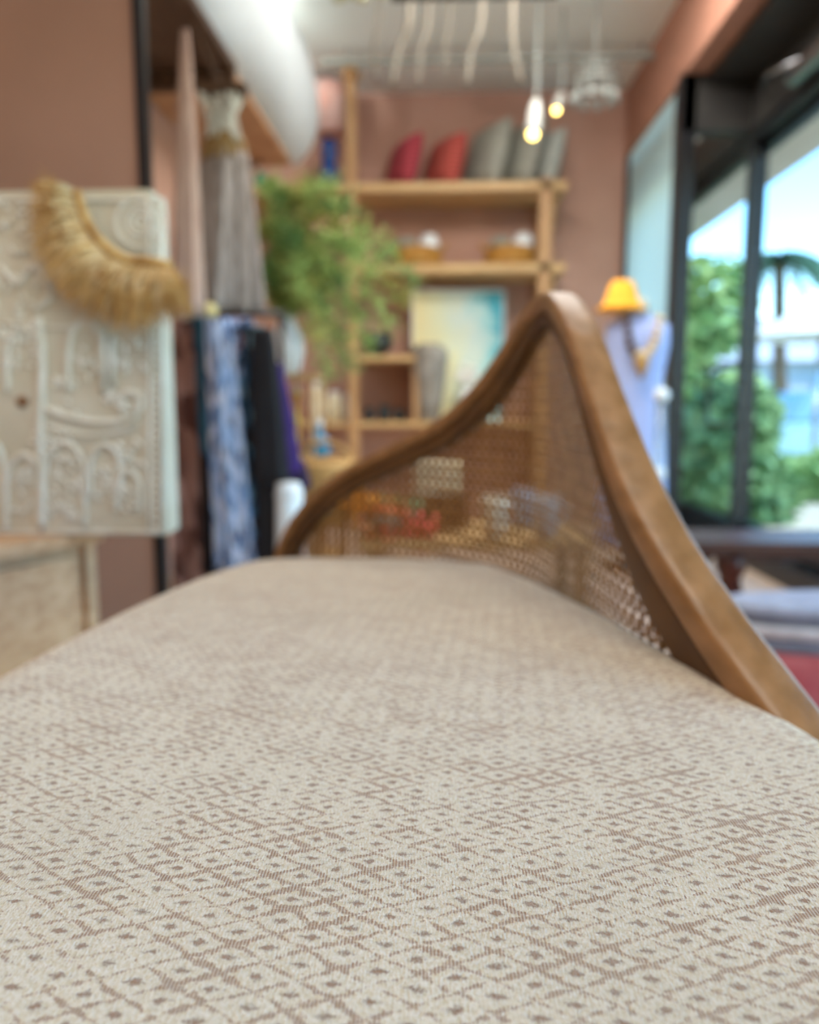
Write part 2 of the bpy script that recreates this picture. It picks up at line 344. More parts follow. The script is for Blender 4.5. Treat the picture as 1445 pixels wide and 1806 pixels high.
# thread relief: fine ribs across, knots along, brown areas sunk
th1 = mth('SINE', mth('MULTIPLY', so.outputs[1], 2*PI/0.0011)); th2 = mth('SINE', mth('MULTIPLY', mth('ADD', so.outputs[0], mth('MULTIPLY', so.outputs[1], 0.12)), 2*PI/0.00095))
weave = mth('ADD', mth('MULTIPLY', th1, 0.05), mth('MULTIPLY', th2, 0.10))
hgt = mth('ADD', mth('ADD', mth('ADD', weave, mth('MULTIPLY', knots.outputs['Fac'], 2.2)), mth('MULTIPLY', fine.outputs['Fac'], 2.2)), mth('SUBTRACT', mth('MULTIPLY', wear.outputs['Fac'], 1.2), mth('MULTIPLY', brown, 0.9)))
bp = N.new('ShaderNodeBump'); bp.inputs['Strength'].default_value = 0.9; bp.inputs['Distance'].default_value = 0.0009; Lk.new(hgt, bp.inputs['Height']); Lk.new(bp.outputs[0], bs.inputs['Normal'])

def seat_drop(Y): return 0.14 + 0.06*(max(0, Y-0.3)/0.75)**2
def xr_at(Y):
    P = [(-0.3, 0.25), (0.1, 0.215), (0.345, 0.175), (0.46, 0.149), (0.65, 0.114), (0.92, 0.068), (1.1, 0.036)]
    for (a0, b0), (a1, b1) in zip(P, P[1:]):
        if Y <= a1: return b0 + (b1-b0)*(Y-a0)/(a1-a0)
    return P[-1][1]
XLs = -0.255; YF = 1.07; YN = -0.22
bench = thing('settee', (0, 0.42, 0), 'curved-back rattan settee with cane webbing and cream diamond upholstery, nearest the viewer', 'settee')
nu, nv = 60, 130; vs = []; fs = []
for j in range(nv+1):
    Y = YN + (YF-YN)*j/nv
    xl, xr = XLs, xr_at(Y)
    # round the far corners in plan
    rc = 0.13; dy = Y-(YF-rc)
    if dy > 0:
        k = rc - math.sqrt(max(0, rc*rc-dy*dy)); xl += k; xr -= k*0.75
    for i in range(nu+1):
        q = i/nu; q = 0.5-0.5*math.cos(PI*q) if False else q
        x = xl + (xr-xl)*q
        dl = min(x-xl, xr-x, 1); de = min(Y-YN, YF-Y)
        r_ = 0.028
        def rnd(d): return 0 if d > r_ else r_ - math.sqrt(max(0, r_*r_-(r_-d)**2))
        z = 0.8 - seat_drop(Y) - min(r_, rnd(max(dl, 0)) + rnd(max(de, 0)))*0.9
        vs.append((x, Y, z))
for j in range(nv):
    for i in range(nu): a0 = j*(nu+1)+i; fs.append((a0, a0+1, a0+nu+2, a0+nu+1))
# sides and underside
rim = [i for i in range(nu+1)] + [j*(nu+1)+nu for j in range(1, nv+1)] + [nv*(nu+1)+i for i in range(nu-1, -1, -1)] + [j*(nu+1) for j in range(nv-1, 0, -1)]
base = len(vs)
for k in rim: vs.append((vs[k][0], vs[k][1], 0.50))
n_ = len(rim)
for k in range(n_): fs.append((rim[(k+1) % n_], rim[k], base+k, base+(k+1) % n_))
fs.append(tuple(base+k for k in range(n_)))
MB().add(vs, fs).build('seat_cushion', FAB, bench)
boxo('seat_rail', (XLs+0.01, YN+0.02, 0.44), (0.03, YF-0.12, 0.50), rattan, bench, 0.01)
for (x, y) in ((XLs+0.04, YN+0.06), (0.17, YN+0.06), (XLs+0.06, YF-0.2), (0.0, YF-0.2)):
    MB().tube([(x, y, 0), (x, y, 0.25), (x, y, 0.50)], [0.016, 0.02, 0.024], 14).build('leg', rattan, bench)

RP = [(1560, 1550, .31), (1480, 1440, .34), (1327, 1227, .395), (1241, 1103, .44), (1169, 987, .48), (1111, 864, .53), (1061, 725, .60), (1023, 612, .68), (984, 552, .77), (945, 578, .84), (905, 640, .885), (852, 706, .925),
      (785, 762, .975), (700, 805, 1.035), (615, 848, 1.09), (558, 895, 1.135), (520, 948, 1.165), (502, 1005, 1.18), (497, 1100, 1.185)]
rail = catmull([at(*p) for p in RP], 10)
# fair plan normals
def plan_n(i):
    a0 = rail[max(0, i-6)]; b0 = rail[min(len(rail)-1, i+6)]; t_ = Vector((b0.x-a0.x, b0.y-a0.y, 0)).normalized(); return Vector((t_.y, -t_.x, 0))   # points outward (right, then back)
vs = []; fs = []; ns = 20; OUT = -1
vs2 = []
for i, p in enumerate(rail):
    T = (rail[min(i+1, len(rail)-1)] - rail[max(i-1, 0)]).normalized(); Nn = plan_n(i); Nn = (Nn - T*Nn.dot(T)).normalized(); B = T.cross(Nn)
    s = i/(len(rail)-1)
    hw = 0.0215 - 0.0085*min(1, max(0, (s-0.35)/0.25)); hn = 0.0150 - 0.001*s; kk = 1 - 0.20*min(1, max(0, (s-0.45)/0.2))
    for k in range(ns):
        an = 2*PI*k/ns; ca, sa = math.cos(an), math.sin(an)
        ex = 0.42
        vs.append(p + B*OUT*0.0095*kk + Nn*hn*math.copysign(abs(ca)**ex, ca) + B*0.0098*kk*math.copysign(abs(sa)**ex, sa))
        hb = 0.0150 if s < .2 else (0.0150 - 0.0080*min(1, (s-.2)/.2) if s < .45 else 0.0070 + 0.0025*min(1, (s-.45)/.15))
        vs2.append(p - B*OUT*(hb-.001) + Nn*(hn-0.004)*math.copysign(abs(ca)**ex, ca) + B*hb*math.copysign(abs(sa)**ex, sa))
for i in range(len(rail)-1):
    for k in range(ns): fs.append((i*ns+k, i*ns+(k+1) % ns, (i+1)*ns+(k+1) % ns, (i+1)*ns+k))
fs += [tuple(reversed(range(ns))), tuple((len(rail)-1)*ns+k for k in range(ns))]
fr = MB().add(vs, fs).build('back_frame', rattan, bench)
bd = MB().add(vs2, fs).build('inner_shade_strip', mat('shade brown rattan', (100, 66, 24), 0.45, (80, 50, 16), 18, 0.12), bench); bd['label'] = 'inner step of the frame, its shade painted as darker brown'  # recessed inner step of the rail; its shade is put into the darker brown
# cane webbing under the rail: woven octagon pattern of thin strands on the curved surface
arc = [0.0]
for i in range(1, len(rail)): arc.append(arc[-1] + (Vector((rail[i].x, rail[i].y)) - Vector((rail[i-1].x, rail[i-1].y))).length)
LT = arc[-1]
def on(s, z):
    s = min(max(s, 0), LT)
    lo = 0
    for i in range(len(arc)-1):
        if arc[i] <= s <= arc[i+1]: lo = i; break
    f = 0 if arc[lo+1] == arc[lo] else (s-arc[lo])/(arc[lo+1]-arc[lo])
    p = rail[lo].lerp(rail[lo+1], f); return p, plan_n(lo)
ARCN = 900; TAB = [on(LT*i/ARCN, 0) for i in range(ARCN+1)]
def surf(s, z, off):
    i = min(max(s/LT*ARCN, 0), ARCN-1e-6); k = int(i); p = TAB[k][0].lerp(TAB[k+1][0], i-k); n = TAB[k][1]
    return Vector((p.x + n.x*off, p.y + n.y*off, z)), p.z
ZB = 0.565; PT = 0.0135; w_ = 0.00115
cb = MB()
def ribbon(pts, hwid, vert):
    """pts list of (s,z,off); flat ribbon of half width hwid"""
    vs = []; n = 0
    for i, (s, z, off) in enumerate(pts):
        s1, z1, _ = pts[min(i+1, len(pts)-1)]; s0, z0, _ = pts[max(i-1, 0)]
        L = math.hypot(s1-s0, z1-z0) or 1; ps, pz = -(z1-z0)/L, (s1-s0)/L
        a_, _t = surf(s+ps*hwid, z+pz*hwid, off); b_, _t = surf(s-ps*hwid, z-pz*hwid, off); c_, _t = surf(s, z, off+0.0006)
        vs += [a_, c_, b_]; n += 1
    cb.add(vs, [q for i in range(n-1) for q in ((i*3, i*3+1, i*3+4, i*3+3), (i*3+1, i*3+2, i*3+5, i*3+4))])
def run(points, hwid):
    seg = []
    for (s, z, off) in points:
        ok = 0 <= s <= LT and z >= ZB-0.001 and z <= surf(s, z, 0)[1]-0.008
        if ok: seg.append((s, z, off))
        else:
            if len(seg) > 1: ribbon(seg, hwid, 0)
            seg = []
    if len(seg) > 1: ribbon(seg, hwid, 0)
ZT = max(p.z for p in rail)
for i in range(int(LT/PT)+1):
    for d in (-0.0021, 0.0021):
        s = i*PT + d; run([(s, ZB + k*PT/2, 0.0008*(1 if k % 2 else -1)) for k in range(int((ZT-ZB)/(PT/2))+2)], w_)
for j in range(int((ZT-ZB)/PT)+2):
    for d in (-0.0021, 0.0021):
        z = ZB + j*PT + d; run([(k*PT/2, z, 0.0008*(-1 if k % 2 else 1)) for k in range(int(LT/(PT/2))+1)], w_)
nz_ = int((ZT-ZB)/PT)+2
for i in range(-nz_, int(LT/PT)+nz_):
    for sg in (1, -1):
        run([(i*PT + PT/2 + sg*k*PT/2, ZB + k*PT/2, 0.0016) for k in range(2*nz_)], w_*1.15)
cw = cb.build('cane_webbing', canem, bench, False); cw['kind'] = 'stuff'
# lower rail that holds the webbing, hidden beside the cushion
lowp = [surf(LT*k/60, 0.555, 0)[0] for k in range(4, 61)]
MB().tube(lowp, 0.011, 10).build('lower_rail', rattan, bench)

# ------------------------------------------------------------------ carved panel on the oak cabinet
limed = mat('limed carved wood', (208, 200, 180), 0.75, (194, 184, 160), 9, 0.12, bscale=70)
limed2 = mat('pale carved relief', (226, 222, 210), 0.7, (210, 205, 188), 30, 0.1)
YP = 1.30
tl = at(-150, 338, YP); br = at(291, 945, YP)
CT = br.z
t = thing('carved_panel', (tl.x*0.5+br.x*0.5, YP, CT), 'whitewashed wooden panel carved with arches and trees, standing on the oak cabinet', 'wall art')
boxo('board', (tl.x, YP, CT), (br.x, YP+0.075, tl.z), limed, t, 0.003)
def rel(pts, w, name, m=limed2, closed=False):
    w *= 1.1
    q = [at(x, y, YP-0.001) for x, y in pts]
    if len(q) > 2: q = catmull(q, 5)
    return MB().tube(q, w, 8).build(name, m, t)
def arch(cx_, yb, w, h):
    yt = yb-h; return [(cx_-w, yb), (cx_-w, yb-h*0.5), (cx_-w*0.8, yt+h*0.18), (cx_, yt), (cx_+w*0.8, yt+h*0.18), (cx_+w, yb-h*0.5), (cx_+w, yb)]
def ring(x, y, r): return [(x+r*math.cos(2*PI*k/16), y+r*math.sin(2*PI*k/16)) for k in range(17)]
for x, yb, w, h in ((113, 928, 36, 148), (42, 932, 32, 130), (-10, 932, 18, 150), (150, 690, 30, 125), (185, 872, 26, 88), (225, 900, 20, 70), (42, 690, 30, 110)):
    rel(arch(x, yb, w, h), 0.0042, 'carved_arch')
for r_ in (44, 26, 12): rel(ring(248, 392, r_), 0.0028, 'carved_ring')
rel([(68, 560), (74, 640), (70, 760), (74, 850), (72, 930)], 0.006, 'carved_column')
rel([(180, 588), (182, 690)], 0.006, 'carved_column'); rel([(196, 592), (198, 680)], 0.005, 'carved_column')
for yy in (352, 938): rel([(-140, yy), (80, yy+1), (284, yy)], 0.0025, 'carved_moulding')
rel([(262, 350), (263, 600), (262, 934)], 0.003, 'carved_moulding'); rel([(286, 350), (286, 934)], 0.003, 'carved_moulding')
rel([(0, 570), (120, 578), (262, 570)], 0.0026, 'carved_moulding')
rel([(80, 722), (130, 738), (190, 745), (235, 735), (248, 705), (225, 692), (205, 712), (222, 722)], 0.0045, 'carved_scroll')
rel([(82, 752), (150, 768), (215, 760), (245, 742)], 0.003, 'carved_scroll')
rel([(0, 470), (30, 500), (60, 470), (90, 520), (60, 545)], 0.004, 'carved_scroll')
m = MB(); rr = random.Random(3)
for cx_, cy_, sx_, sy_, n in ((113, 860, 26, 55, 60), (42, 860, 20, 45, 30), (35, 610, 38, 40, 60), (90, 780, 40, 25, 30), (190, 850, 26, 35, 40), (228, 880, 24, 28, 30), (20, 400, 40, 50, 50), (20, 530, 50, 40, 40), (150, 640, 22, 30, 18), (230, 620, 26, 40, 26), (215, 715, 34, 22, 26), (225, 800, 30, 20, 24), (110, 700, 26, 30, 20)):
    for i in range(int(n*.55)):
        x = cx_+rr.uniform(-1, 1)*sx_; y = cy_+rr.uniform(-1, 1)*sy_; p = at(x, y, YP); an = rr.uniform(0, PI)
        m.ball(p, 0.009*rr.uniform(.5, 1.1), 0.0045, 0.0040, 6, Matrix.Rotation(an, 3, 'Y'))
o = m.build('carved_foliage', limed2, t); o['kind'] = 'stuff'
for y in range(360, 935, 14):
    MB().ball(at(274, y, YP), 0.0055, 0.004, 0.0048, 6).build('carved_bead', limed2, t)
o = MB().ball(at(40, 708, YP), 0.011, 0.007, 0.010, 8).build('knob', mat('brown knob', (130, 92, 60), 0.5), t); o['label'] = 'brown wooden knob'

# oak cabinet below it
A0 = at(-60, 990, 1.15); B0 = at(152, 956, 1.354); ztop = CT
d = Vector((B0.x-A0.x, B0.y-A0.y, 0)).normalized(); nrm = Vector((-d.y, d.x, 0))
org = Vector((B0.x, B0.y, 0)); M = Matrix(((d.x, nrm.x, 0, org.x), (d.y, nrm.y, 0, org.y), (0, 0, 1, 0), (0, 0, 0, 1)))
cabm = mat('weathered oak', (212, 176, 138), 0.55, (190, 150, 112), 5, 0.15, stretch=(2, 8, 14))
t = thing('oak_cabinet', (B0.x-0.2, B0.y-0.1, 0), 'pale oak cabinet at the left edge, under the carved panel', 'cabinet')
boxo('top', (-0.62, -0.015, ztop-0.022), (0.03, 0.50, ztop), cabm, t, 0.004, M)
boxo('body', (-0.60, 0.012, 0.06), (0.0, 0.48, ztop-0.022), cabm, t, 0.003, M)
boxo('corner_post', (-0.004, 0.0, 0.0), (0.022, 0.03, ztop-0.022), cabm, t, 0.003, M)
boxo('corner_post', (-0.60, 0.0, 0.0), (-0.57, 0.03, ztop-0.022), oakv, t, 0.003, M)
for k in range(2):
    dr = boxo('drawer', (-0.56, -0.002, 0.33-0.25*k), (-0.02, 0.014, 0.545-0.25*k), cabm, t, 0.003, M)
    MB().ball(M @ Vector((-0.3, -0.012, 0.43-0.25*k)), 0.012, 0.012, 0.012, 8).build('knob', blackm, dr)

# raffia necklace draped over the panel's corner
raff = mat('golden raffia', (214, 176, 110), 0.6, (160, 116, 56), 26); raff2 = mat('pale raffia', (228, 204, 158), 0.6, (196, 160, 104), 40)
t = thing('raffia_necklace', at(200, 470, YP-0.02), 'crescent necklace of golden raffia fringe hung over the carved panel', 'necklace')
inner = catmull([(150, 336), (158, 385), (182, 430), (222, 462), (268, 462), (300, 446)] and [at(x, y, YP-0.022) for x, y in ((138, 338), (152, 385), (180, 428), (222, 458), (266, 462), (304, 470))], 8)
outer = catmull([at(x, y, YP-0.018) for x, y in ((62, 330), (60, 425), (100, 508), (168, 562), (250, 588), (346, 556))], 8)
MB().tube([p + Vector((0, -0.004, 0)) for p in inner], 0.0075, 8).build('cord', raff, t)
for nm, mt, cnt, sd in (('fringe', raff, 800, 1), ('pale_fringe', raff2, 450, 2)):
    m = MB(); rr = random.Random(sd)
    for i in range(cnt):
        s = rr.random()*(len(inner)-1.001); k = int(s); f = s-k; a_ = inner[k].lerp(inner[k+1], f)
        s2 = min(max(s + rr.gauss(0, 1.6), 0), len(outer)-1.001); k2 = int(s2); b_ = outer[k2].lerp(outer[k2+1], s2-k2)
        cl = math.sin(s*3.1)*.5+math.sin(s*7.7+sd)*.5; L = (rr.uniform(0.62, 1.04) if sd == 1 else rr.uniform(0.5, 0.98)) + 0.07*cl
        b_ = a_.lerp(b_, L); dep = -rr.uniform(0.0, 0.028)
        mid = a_.lerp(b_, 0.5) + Vector((rr.gauss(0, 0.004), dep-0.006, rr.gauss(0, 0.004)))
        b_ = b_ + Vector((0, dep, 0)); w = (b_-a_).cross(Vector((0, 1, 0))).normalized()*rr.uniform(0.0008, 0.0019)
        m.add([a_-w, a_+w, mid+w, mid-w, b_+w*.3, b_-w*.3], [(0, 1, 2, 3), (3, 2, 4, 5)])
    o = m.build(nm, mt, t, False); o['kind'] = 'stuff'
# tufts at both ends
for (x, y, dx, dy, r0) in ((110, 335, -1, 0.2, 60), (300, 500, 0.9, 0.8, 60)):
    m = MB(); rr = random.Random(x); c = at(x, y, YP-0.025)
    for i in range(260):
        an = math.atan2(-dy, dx) + rr.gauss(0, 0.55); L = rr.uniform(0.02, 0.052)
        e = c + Vector((math.cos(an)*L, -rr.uniform(0, 0.02), math.sin(an)*L)); w = Vector((math.sin(an), 0, -math.cos(an)))*0.0009
        m.add([c-w, c+w, e], [(0, 1, 2)])
    o = m.build('tuft', raff, t, False); o['kind'] = 'stuff'

# ------------------------------------------------------------------ left side: high shelf, bolster, hanging textiles
darkw = mat('dark stained shelf', (92, 66, 44), 0.6, (70, 48, 32), 6, stretch=(8, 1, 8))
t = thing('high_wall_shelf', (-1.1, 3.5, 2.2), 'dark wooden wall shelf high on the left under the white bolster', 'shelf')
boxo('board', (XL, 2.5, 2.17), (-0.88, 3.45, 2.21), darkw, t)
o = boxo('board', (XL, 3.46, 2.17), (-0.90, 4.72, 2.205), mat('tan board', (196, 152, 112), 0.6, (176, 130, 92), 6), t); o['label'] = 'paler tan board'
boxo('end_rail', (XL, 3.40, 2.10), (-0.88, 3.45, 2.17), darkw, t)
for y in (2.7, 4.6):
    boxo('bracket', (XL, y-0.02, 1.98), (XL+0.04, y+0.02, 2.17), darkw, t)
    MB().tube([(XL+0.03, y, 2.0), (-1.05, y, 2.17)], 0.012).build('brace', darkw, t)
fleece = mat('white boucle', (232, 238, 238), 0.95, (220, 228, 230), 60, 0.5)
m = MB(); n = 40; prof = []
for i in range(n+1):
    s = i/n; Y = 2.45 + 2.42*s; r_ = 0.26*(math.sin(PI*min(max(s, 0.006), 0.994))**0.13); prof.append((r_, Y))
vs = []; fs = []
for i, (r_, Y) in enumerate(prof):
    s = i/n; cx_ = -1.04 + 0.09*s; cz = 2.212 + 0.305*r_/0.26
    for k in range(28):
        th = 2*PI*k/28; q = 1 + 0.04*math.sin(3*th + Y*4) + 0.02*math.sin(9*Y+th)
        vs.append((cx_ + r_*1.05*q*math.cos(th), Y, cz + r_*1.17*math.sin(th)*q))
for i in range(n):
    for k in range(28): fs.append((i*28+k, (i+1)*28+k, (i+1)*28+(k+1) % 28, i*28+(k+1) % 28))
fs += [tuple(range(28)), tuple(reversed([n*28+k for k in range(28)]))]
bol = tag(m.add(vs, fs).build('bolster', fleece), 'big white boucle bolster lying on the high shelf at upper left', 'bolster')

def pleat(name, parent, m, top, bot, rt, rb, n_pl, amp, Y, flat=0.5, rows=16, phase=0, mid=1.0, seed=0):
    """hanging gathered cloth: closed pleated tube from pixel top to pixel bot at distance Y"""
    rr = random.Random(seed); T_ = at(*top, Y); B_ = at(*bot, Y); vs = []; fs = []; n = n_pl*6
    ph = [rr.uniform(-.5, .5) for _ in range(n)]
    for j in range(rows+1):
        s = j/rows; c = T_.lerp(B_, s); r_ = rt + (rb-rt)*(s**0.7); r_ *= 1 + (mid-1)*math.sin(PI*s)
        for k in range(n):
            th = 2*PI*k/n; q = 1 + amp*(0.35+0.65*s)*math.sin(n_pl*th + phase + 0.5*math.sin(3*s+th*2))
            vs.append((c.x + r_*q*math.cos(th), c.y + r_*flat*q*math.sin(th), c.z + (0.012*math.sin(n_pl*th*0.5+ph[k]*0.3) if j == rows else 0)))
    for j in range(rows):
        for k in range(n): fs.append((j*n+k, (j+1)*n+k, (j+1)*n+(k+1) % n, j*n+(k+1) % n))
    fs += [tuple(range(n)), tuple(reversed([rows*n+k for k in range(n)]))]
    return MB().add(vs, fs).build(name, m, parent)
tiem = mat('brown raffia', (150, 122, 76), 0.8, (112, 84, 44), 40)
greyc = mat('taupe linen', (158, 146, 140), 0.9, (120, 108, 100), 14, stretch=(6, 6, 1))
# grey gathered tassel hangings from the shelf
GY = 2.95
t = thing('tassel_hanging', at(372, 400, GY), 'left taupe pleated cloth hanging gathered with a raffia tie, pale bead at its foot', 'wall hanging', 'taupe hangings under the high shelf')
pleat('cloth', t, greyc, (384, 262), (371, 545), 0.05, 0.078, 4, 0.30, GY, seed=1)
pleat('tie', t, tiem, (388, 232), (384, 278), 0.045, 0.058, 9, 0.10, GY, seed=2, rows=4)
m = MB(); rr = random.Random(5)
p0 = at(392, 166, GY)
for i in range(40):
    a_ = at(356+rr.uniform(0, 70), 168, GY) + Vector((0, rr.uniform(-.04, .04), 0)); b_ = at(360+rr.uniform(0, 68), 244, GY) + Vector((0, rr.uniform(-.03, .03), 0))
    m.tube([a_, a_.lerp(b_, .5)+Vector((rr.gauss(0, .006), 0, 0)), b_], 0.0045, 5)
o = m.build('fringe', mat('white yarn', (226, 226, 214), 0.9), t, False); o['kind'] = 'stuff'
zs = 2.17
MB().tube([(p0.x, GY, p0.z), (-0.91, GY, zs)], 0.004).build('cord', darkw, t)
boxo('spreader', (p0.x-0.09, GY-0.03, p0.z), (p0.x+0.09, GY+0.03, p0.z+0.03), darkw, t)
MB().ball(at(370, 548, GY-0.04), 0.03, 0.03, 0.03).build('bead', mat('cream bead', (236, 216, 150), 0.4), t)
GY = 3.14
t = thing('tassel_hanging', at(430, 400, GY), 'right taupe pleated cloth hanging with white edging, touching the fern', 'wall hanging', 'taupe hangings under the high shelf')
pleat('cloth', t, greyc, (414, 268), (424, 552), 0.045, 0.078, 4, 0.32, GY-0.04, seed=4, phase=1)
pleat('tie', t, tiem, (410, 240), (412, 280), 0.04, 0.055, 9, 0.10, GY, seed=3, rows=4)
q = at(410, 242, GY); MB().tube([(q.x, GY, q.z), (-0.90, GY, zs)], 0.004).build('cord', darkw, t)
# pale scarf next to the partition edge
blush = mat('blush cloth', (206, 178, 162), 0.9, (184, 152, 138), 8, stretch=(6, 6, 1))
o = pleat('blush_scarf', None, blush, (326, 52), (330, 560), 0.012, 0.055, 5, 0.25, 2.85, seed=9); tag(o, 'long blush scarf hanging between the partition edge and the taupe cloths', 'scarf')

# rail with printed scarves
RY0, RY1 = 2.55, 3.15; rx = at(425, 560, 2.85).x; rz = at(425, 556, 2.85).z + 0.02
t = thing('clothes_rail', (rx, 2.85, 0), 'black metal clothes rail behind the hanging scarves', 'clothes rail')
MB().tube([(rx-0.22, 2.98, rz), (rx+0.12, 2.98, rz)], 0.011).build('rail', blackm, t)
for x in (rx-0.22, rx+0.12):
    MB().tube([(x, 2.98, 0.0), (x, 2.98, rz)], 0.012).build('post', blackm, t)
    MB().tube([(x, 2.8, 0.012), (x, 3.16, 0.012)], 0.012).build('foot', blackm, t)
pr1 = patch_mat('blue floral print', [(70, 82, 110), (160, 180, 220), (30, 34, 44), (96, 128, 160), (150, 120, 130), (40, 60, 84)], 56, stretch=(1.4, 1.4, 0.6))
pr2 = patch_mat('pale blue print', [(170, 194, 232), (120, 150, 196), (196, 204, 226), (90, 104, 138)], 46, stretch=(1.6, 1.6, .4))
pr3 = patch_mat('rust print', [(126, 84, 72), (160, 118, 104), (96, 60, 52), (180, 140, 130)], 22, stretch=(1.4, 1.4, .5))
pr4 = patch_mat('dark teal print', [(22, 26, 32), (30, 84, 110), (18, 20, 24), (24, 60, 84), (120, 150, 160)], 44, stretch=(1.4, 1.4, .5))
plain_b = mat('black cloth', (26, 24, 28), 0.85, (20, 18, 22), 8); purp = mat('purple cloth', (62, 30, 110), 0.8, (46, 22, 84), 8); teal = mat('teal cloth', (24, 84, 104), 0.8, (16, 60, 78), 8)
GRP = 'scarves on the clothes rail'
for nm, mt, tp, bt, a_, b_, Y, lab, sd in (
    ('hanging_scarf', pr3, (332, 560), (340, 1060), .055, .075, 2.92, 'rust brown printed scarf, leftmost on the clothes rail', 1),
    ('hanging_scarf', teal, (356, 560), (372, 800), .03, .035, 2.80, 'narrow teal scarf between the rust and the blue scarves', 2),
    ('hanging_scarf', plain_b, (366, 640), (384, 1010), .03, .05, 2.86, 'narrow black scarf beside the rust one', 3),
    ('hanging_scarf', pr2, (384, 562), (420, 1010), .045, .07, 2.76, 'pale blue printed scarf in the middle of the rail', 4),
    ('hanging_scarf', pr1, (416, 562), (428, 1010), .06, .075, 2.84, 'blue and black floral scarf right of the pale blue one', 5),
    ('hanging_scarf', pr4, (448, 575), (462, 1010), .035, .06, 2.80, 'dark teal printed scarf left of the black dress', 6)):
    o = pleat(nm, None, mt, tp, bt, a_, b_, 5, 0.22, Y, seed=sd, phase=sd); tag(o, lab, 'scarf', GRP)
t = thing('black_dress', at(475, 800, 2.7), 'black dress with a purple panel, rightmost on the clothes rail', 'dress')
pleat('bodice', t, plain_b, (462, 580), (478, 850), .035, .062, 5, 0.12, 2.72, seed=8)
o = pleat('purple_panel', t, purp, (490, 640), (506, 830), .012, .05, 4, 0.2, 2.76, seed=11); o['label'] = 'purple side panel'
pleat('skirt', t, plain_b, (468, 840), (474, 1010), .03, .04, 5, 0.15, 2.72, seed=12)
o = pleat('dark_pouch', None, mat('plum cloth', (52, 36, 66), 0.85), (522, 812), (528, 858), .03, .045, 4, 0.1, 2.9, seed=13); tag(o, 'small dark plum pouch hanging right of the black dress', 'pouch')
POUCH = o

# ------------------------------------------------------------------ tiered stand with vase and airy plant
EY = 3.5
zt = at(540, 662, EY).z; zm = at(540, 806, EY).z; e0 = at(470, 800, EY).x; e1 = at(606, 800, EY).x
t = thing('tiered_stand', ((e0+e1)/2, EY, 0), 'slim oak stand with three tiers beside the black dress', 'stand')
for z in (zt, zm, 0.16): boxo('tier', (e0, EY-0.14, z-0.022), (e1 - (0.10 if z == zt else 0), EY+0.14, z), oak, t)
for x in (e0+0.01, e1-0.115):
    for y in (-0.125, 0.125): MB().tube([(x, EY+y, 0), (x, EY+y, zt-0.02)], 0.009).build('leg', oakv, t)
ceram = mat('white glaze', (236, 242, 244), 0.25, (228, 236, 240), 6)
vx = at(506, 600, EY); 
t = thing('white_vase', (vx.x, EY, zt), 'round white vase on the top tier holding the green fern', 'vase')
MB().lathe([(0.03, 0), (0.055, 0.02), (0.075, 0.10), (0.07, 0.17), (0.04, 0.22), (0.032, 0.26), (0.04, 0.28), (0.034, 0.279), (0.026, 0.25)], (vx.x, EY, zt)).build('body', ceram, t)
MB().lathe([(0.041, 0.272), (0.043, 0.28), (0.041, 0.288), (0.034, 0.288)], (vx.x, EY, zt)).build('rim', ceram, t)
fern = mat('feathery fern', (176, 196, 112), 0.6, (122, 152, 74), 8); fern2 = mat('deep fern', (110, 148, 76), 0.6, (70, 108, 48), 8); fern3 = mat('olive fern', (190, 186, 100), 0.6, (136, 140, 60), 8); stemm = mat('green stem', (110, 128, 62), 0.6)
t = thing('fern_spray', (vx.x, EY, zt+0.06), 'airy bright green fern stems arching from the white vase', 'plant')
st = MB(); rr = random.Random(21); n_st = 0
tips = [(470, 330), (500, 350), (540, 340), (580, 330), (620, 370), (600, 400), (690, 440), (730, 490), (715, 530), (660, 480), (640, 560), (600, 610), (580, 660), (620, 650), (560, 600), (530, 520), (470, 470), (455, 420), (480, 400), (520, 430), (560, 460), (640, 440), (450, 530), (480, 520), (650, 610), (600, 500), (560, 540), (690, 570)]
for (tx, ty) in tips:
    a_ = Vector((vx.x, EY, zt+0.27)) if True else None; e = at(tx, ty, EY - rr.uniform(-0.2, 0.35))
    mid = a_.lerp(e, 0.5) + Vector((0, 0, 0.10 + max(0, (e-a_).length*0.2))); base_ = Vector((vx.x+rr.uniform(-.015, .015), EY+rr.uniform(-.015, .015), zt+0.06))
    P = catmull([base_, a_, mid, e], 8)
    st.tube(P, [0.0025*(1-i/len(P)*0.6) for i in range(len(P))], 4)
    lf = MB()
    for i in range(9, len(P)):
        for q in range(int(10)):
            d0_ = Vector((rr.gauss(0, 1), rr.gauss(0, 1), rr.gauss(0, .8))).normalized(); L = rr.uniform(0.04, 0.095)
            p = P[i] + Vector((rr.gauss(0, .008),)*3)
            for z_ in range(5):
                s0 = p + d0_*L*z_/5; dd = (d0_ + Vector((rr.gauss(0, .6), rr.gauss(0, .6), rr.gauss(0, .6)))).normalized()*rr.uniform(.018, .035)
                w = dd.cross(d0_).normalized()*0.0035 if dd.cross(d0_).length > 1e-5 else Vector((0.003, 0, 0))
                lf.add([s0-w*.3, s0+dd*.5+w, s0+dd, s0+dd*.5-w], [(0, 1, 2, 3)])
    lf.build('frond', (fern, fern2, fern3)[tips.index((tx, ty)) % 3], t, False)
st.build('stems', stemm, t)
t = thing('pink_flower', at(590, 402, 3.6), 'pink and white blossom among the fern stems', 'flower')
t.location = (vx.x, EY, zt+0.07)
pk = mat('pink petal', (206, 120, 140), 0.6, (176, 70, 110), 30)
m = MB(); rr = random.Random(8); c = at(592, 402, 3.6)
for k in range(22):
    p = c + Vector((rr.gauss(0, .04), rr.gauss(0, .03), rr.gauss(0, .022))); m.ball(p, .02, .02, .009, 6, Matrix.Rotation(rr.uniform(0, PI), 3, 'X'))
m.build('petals', pk, t)
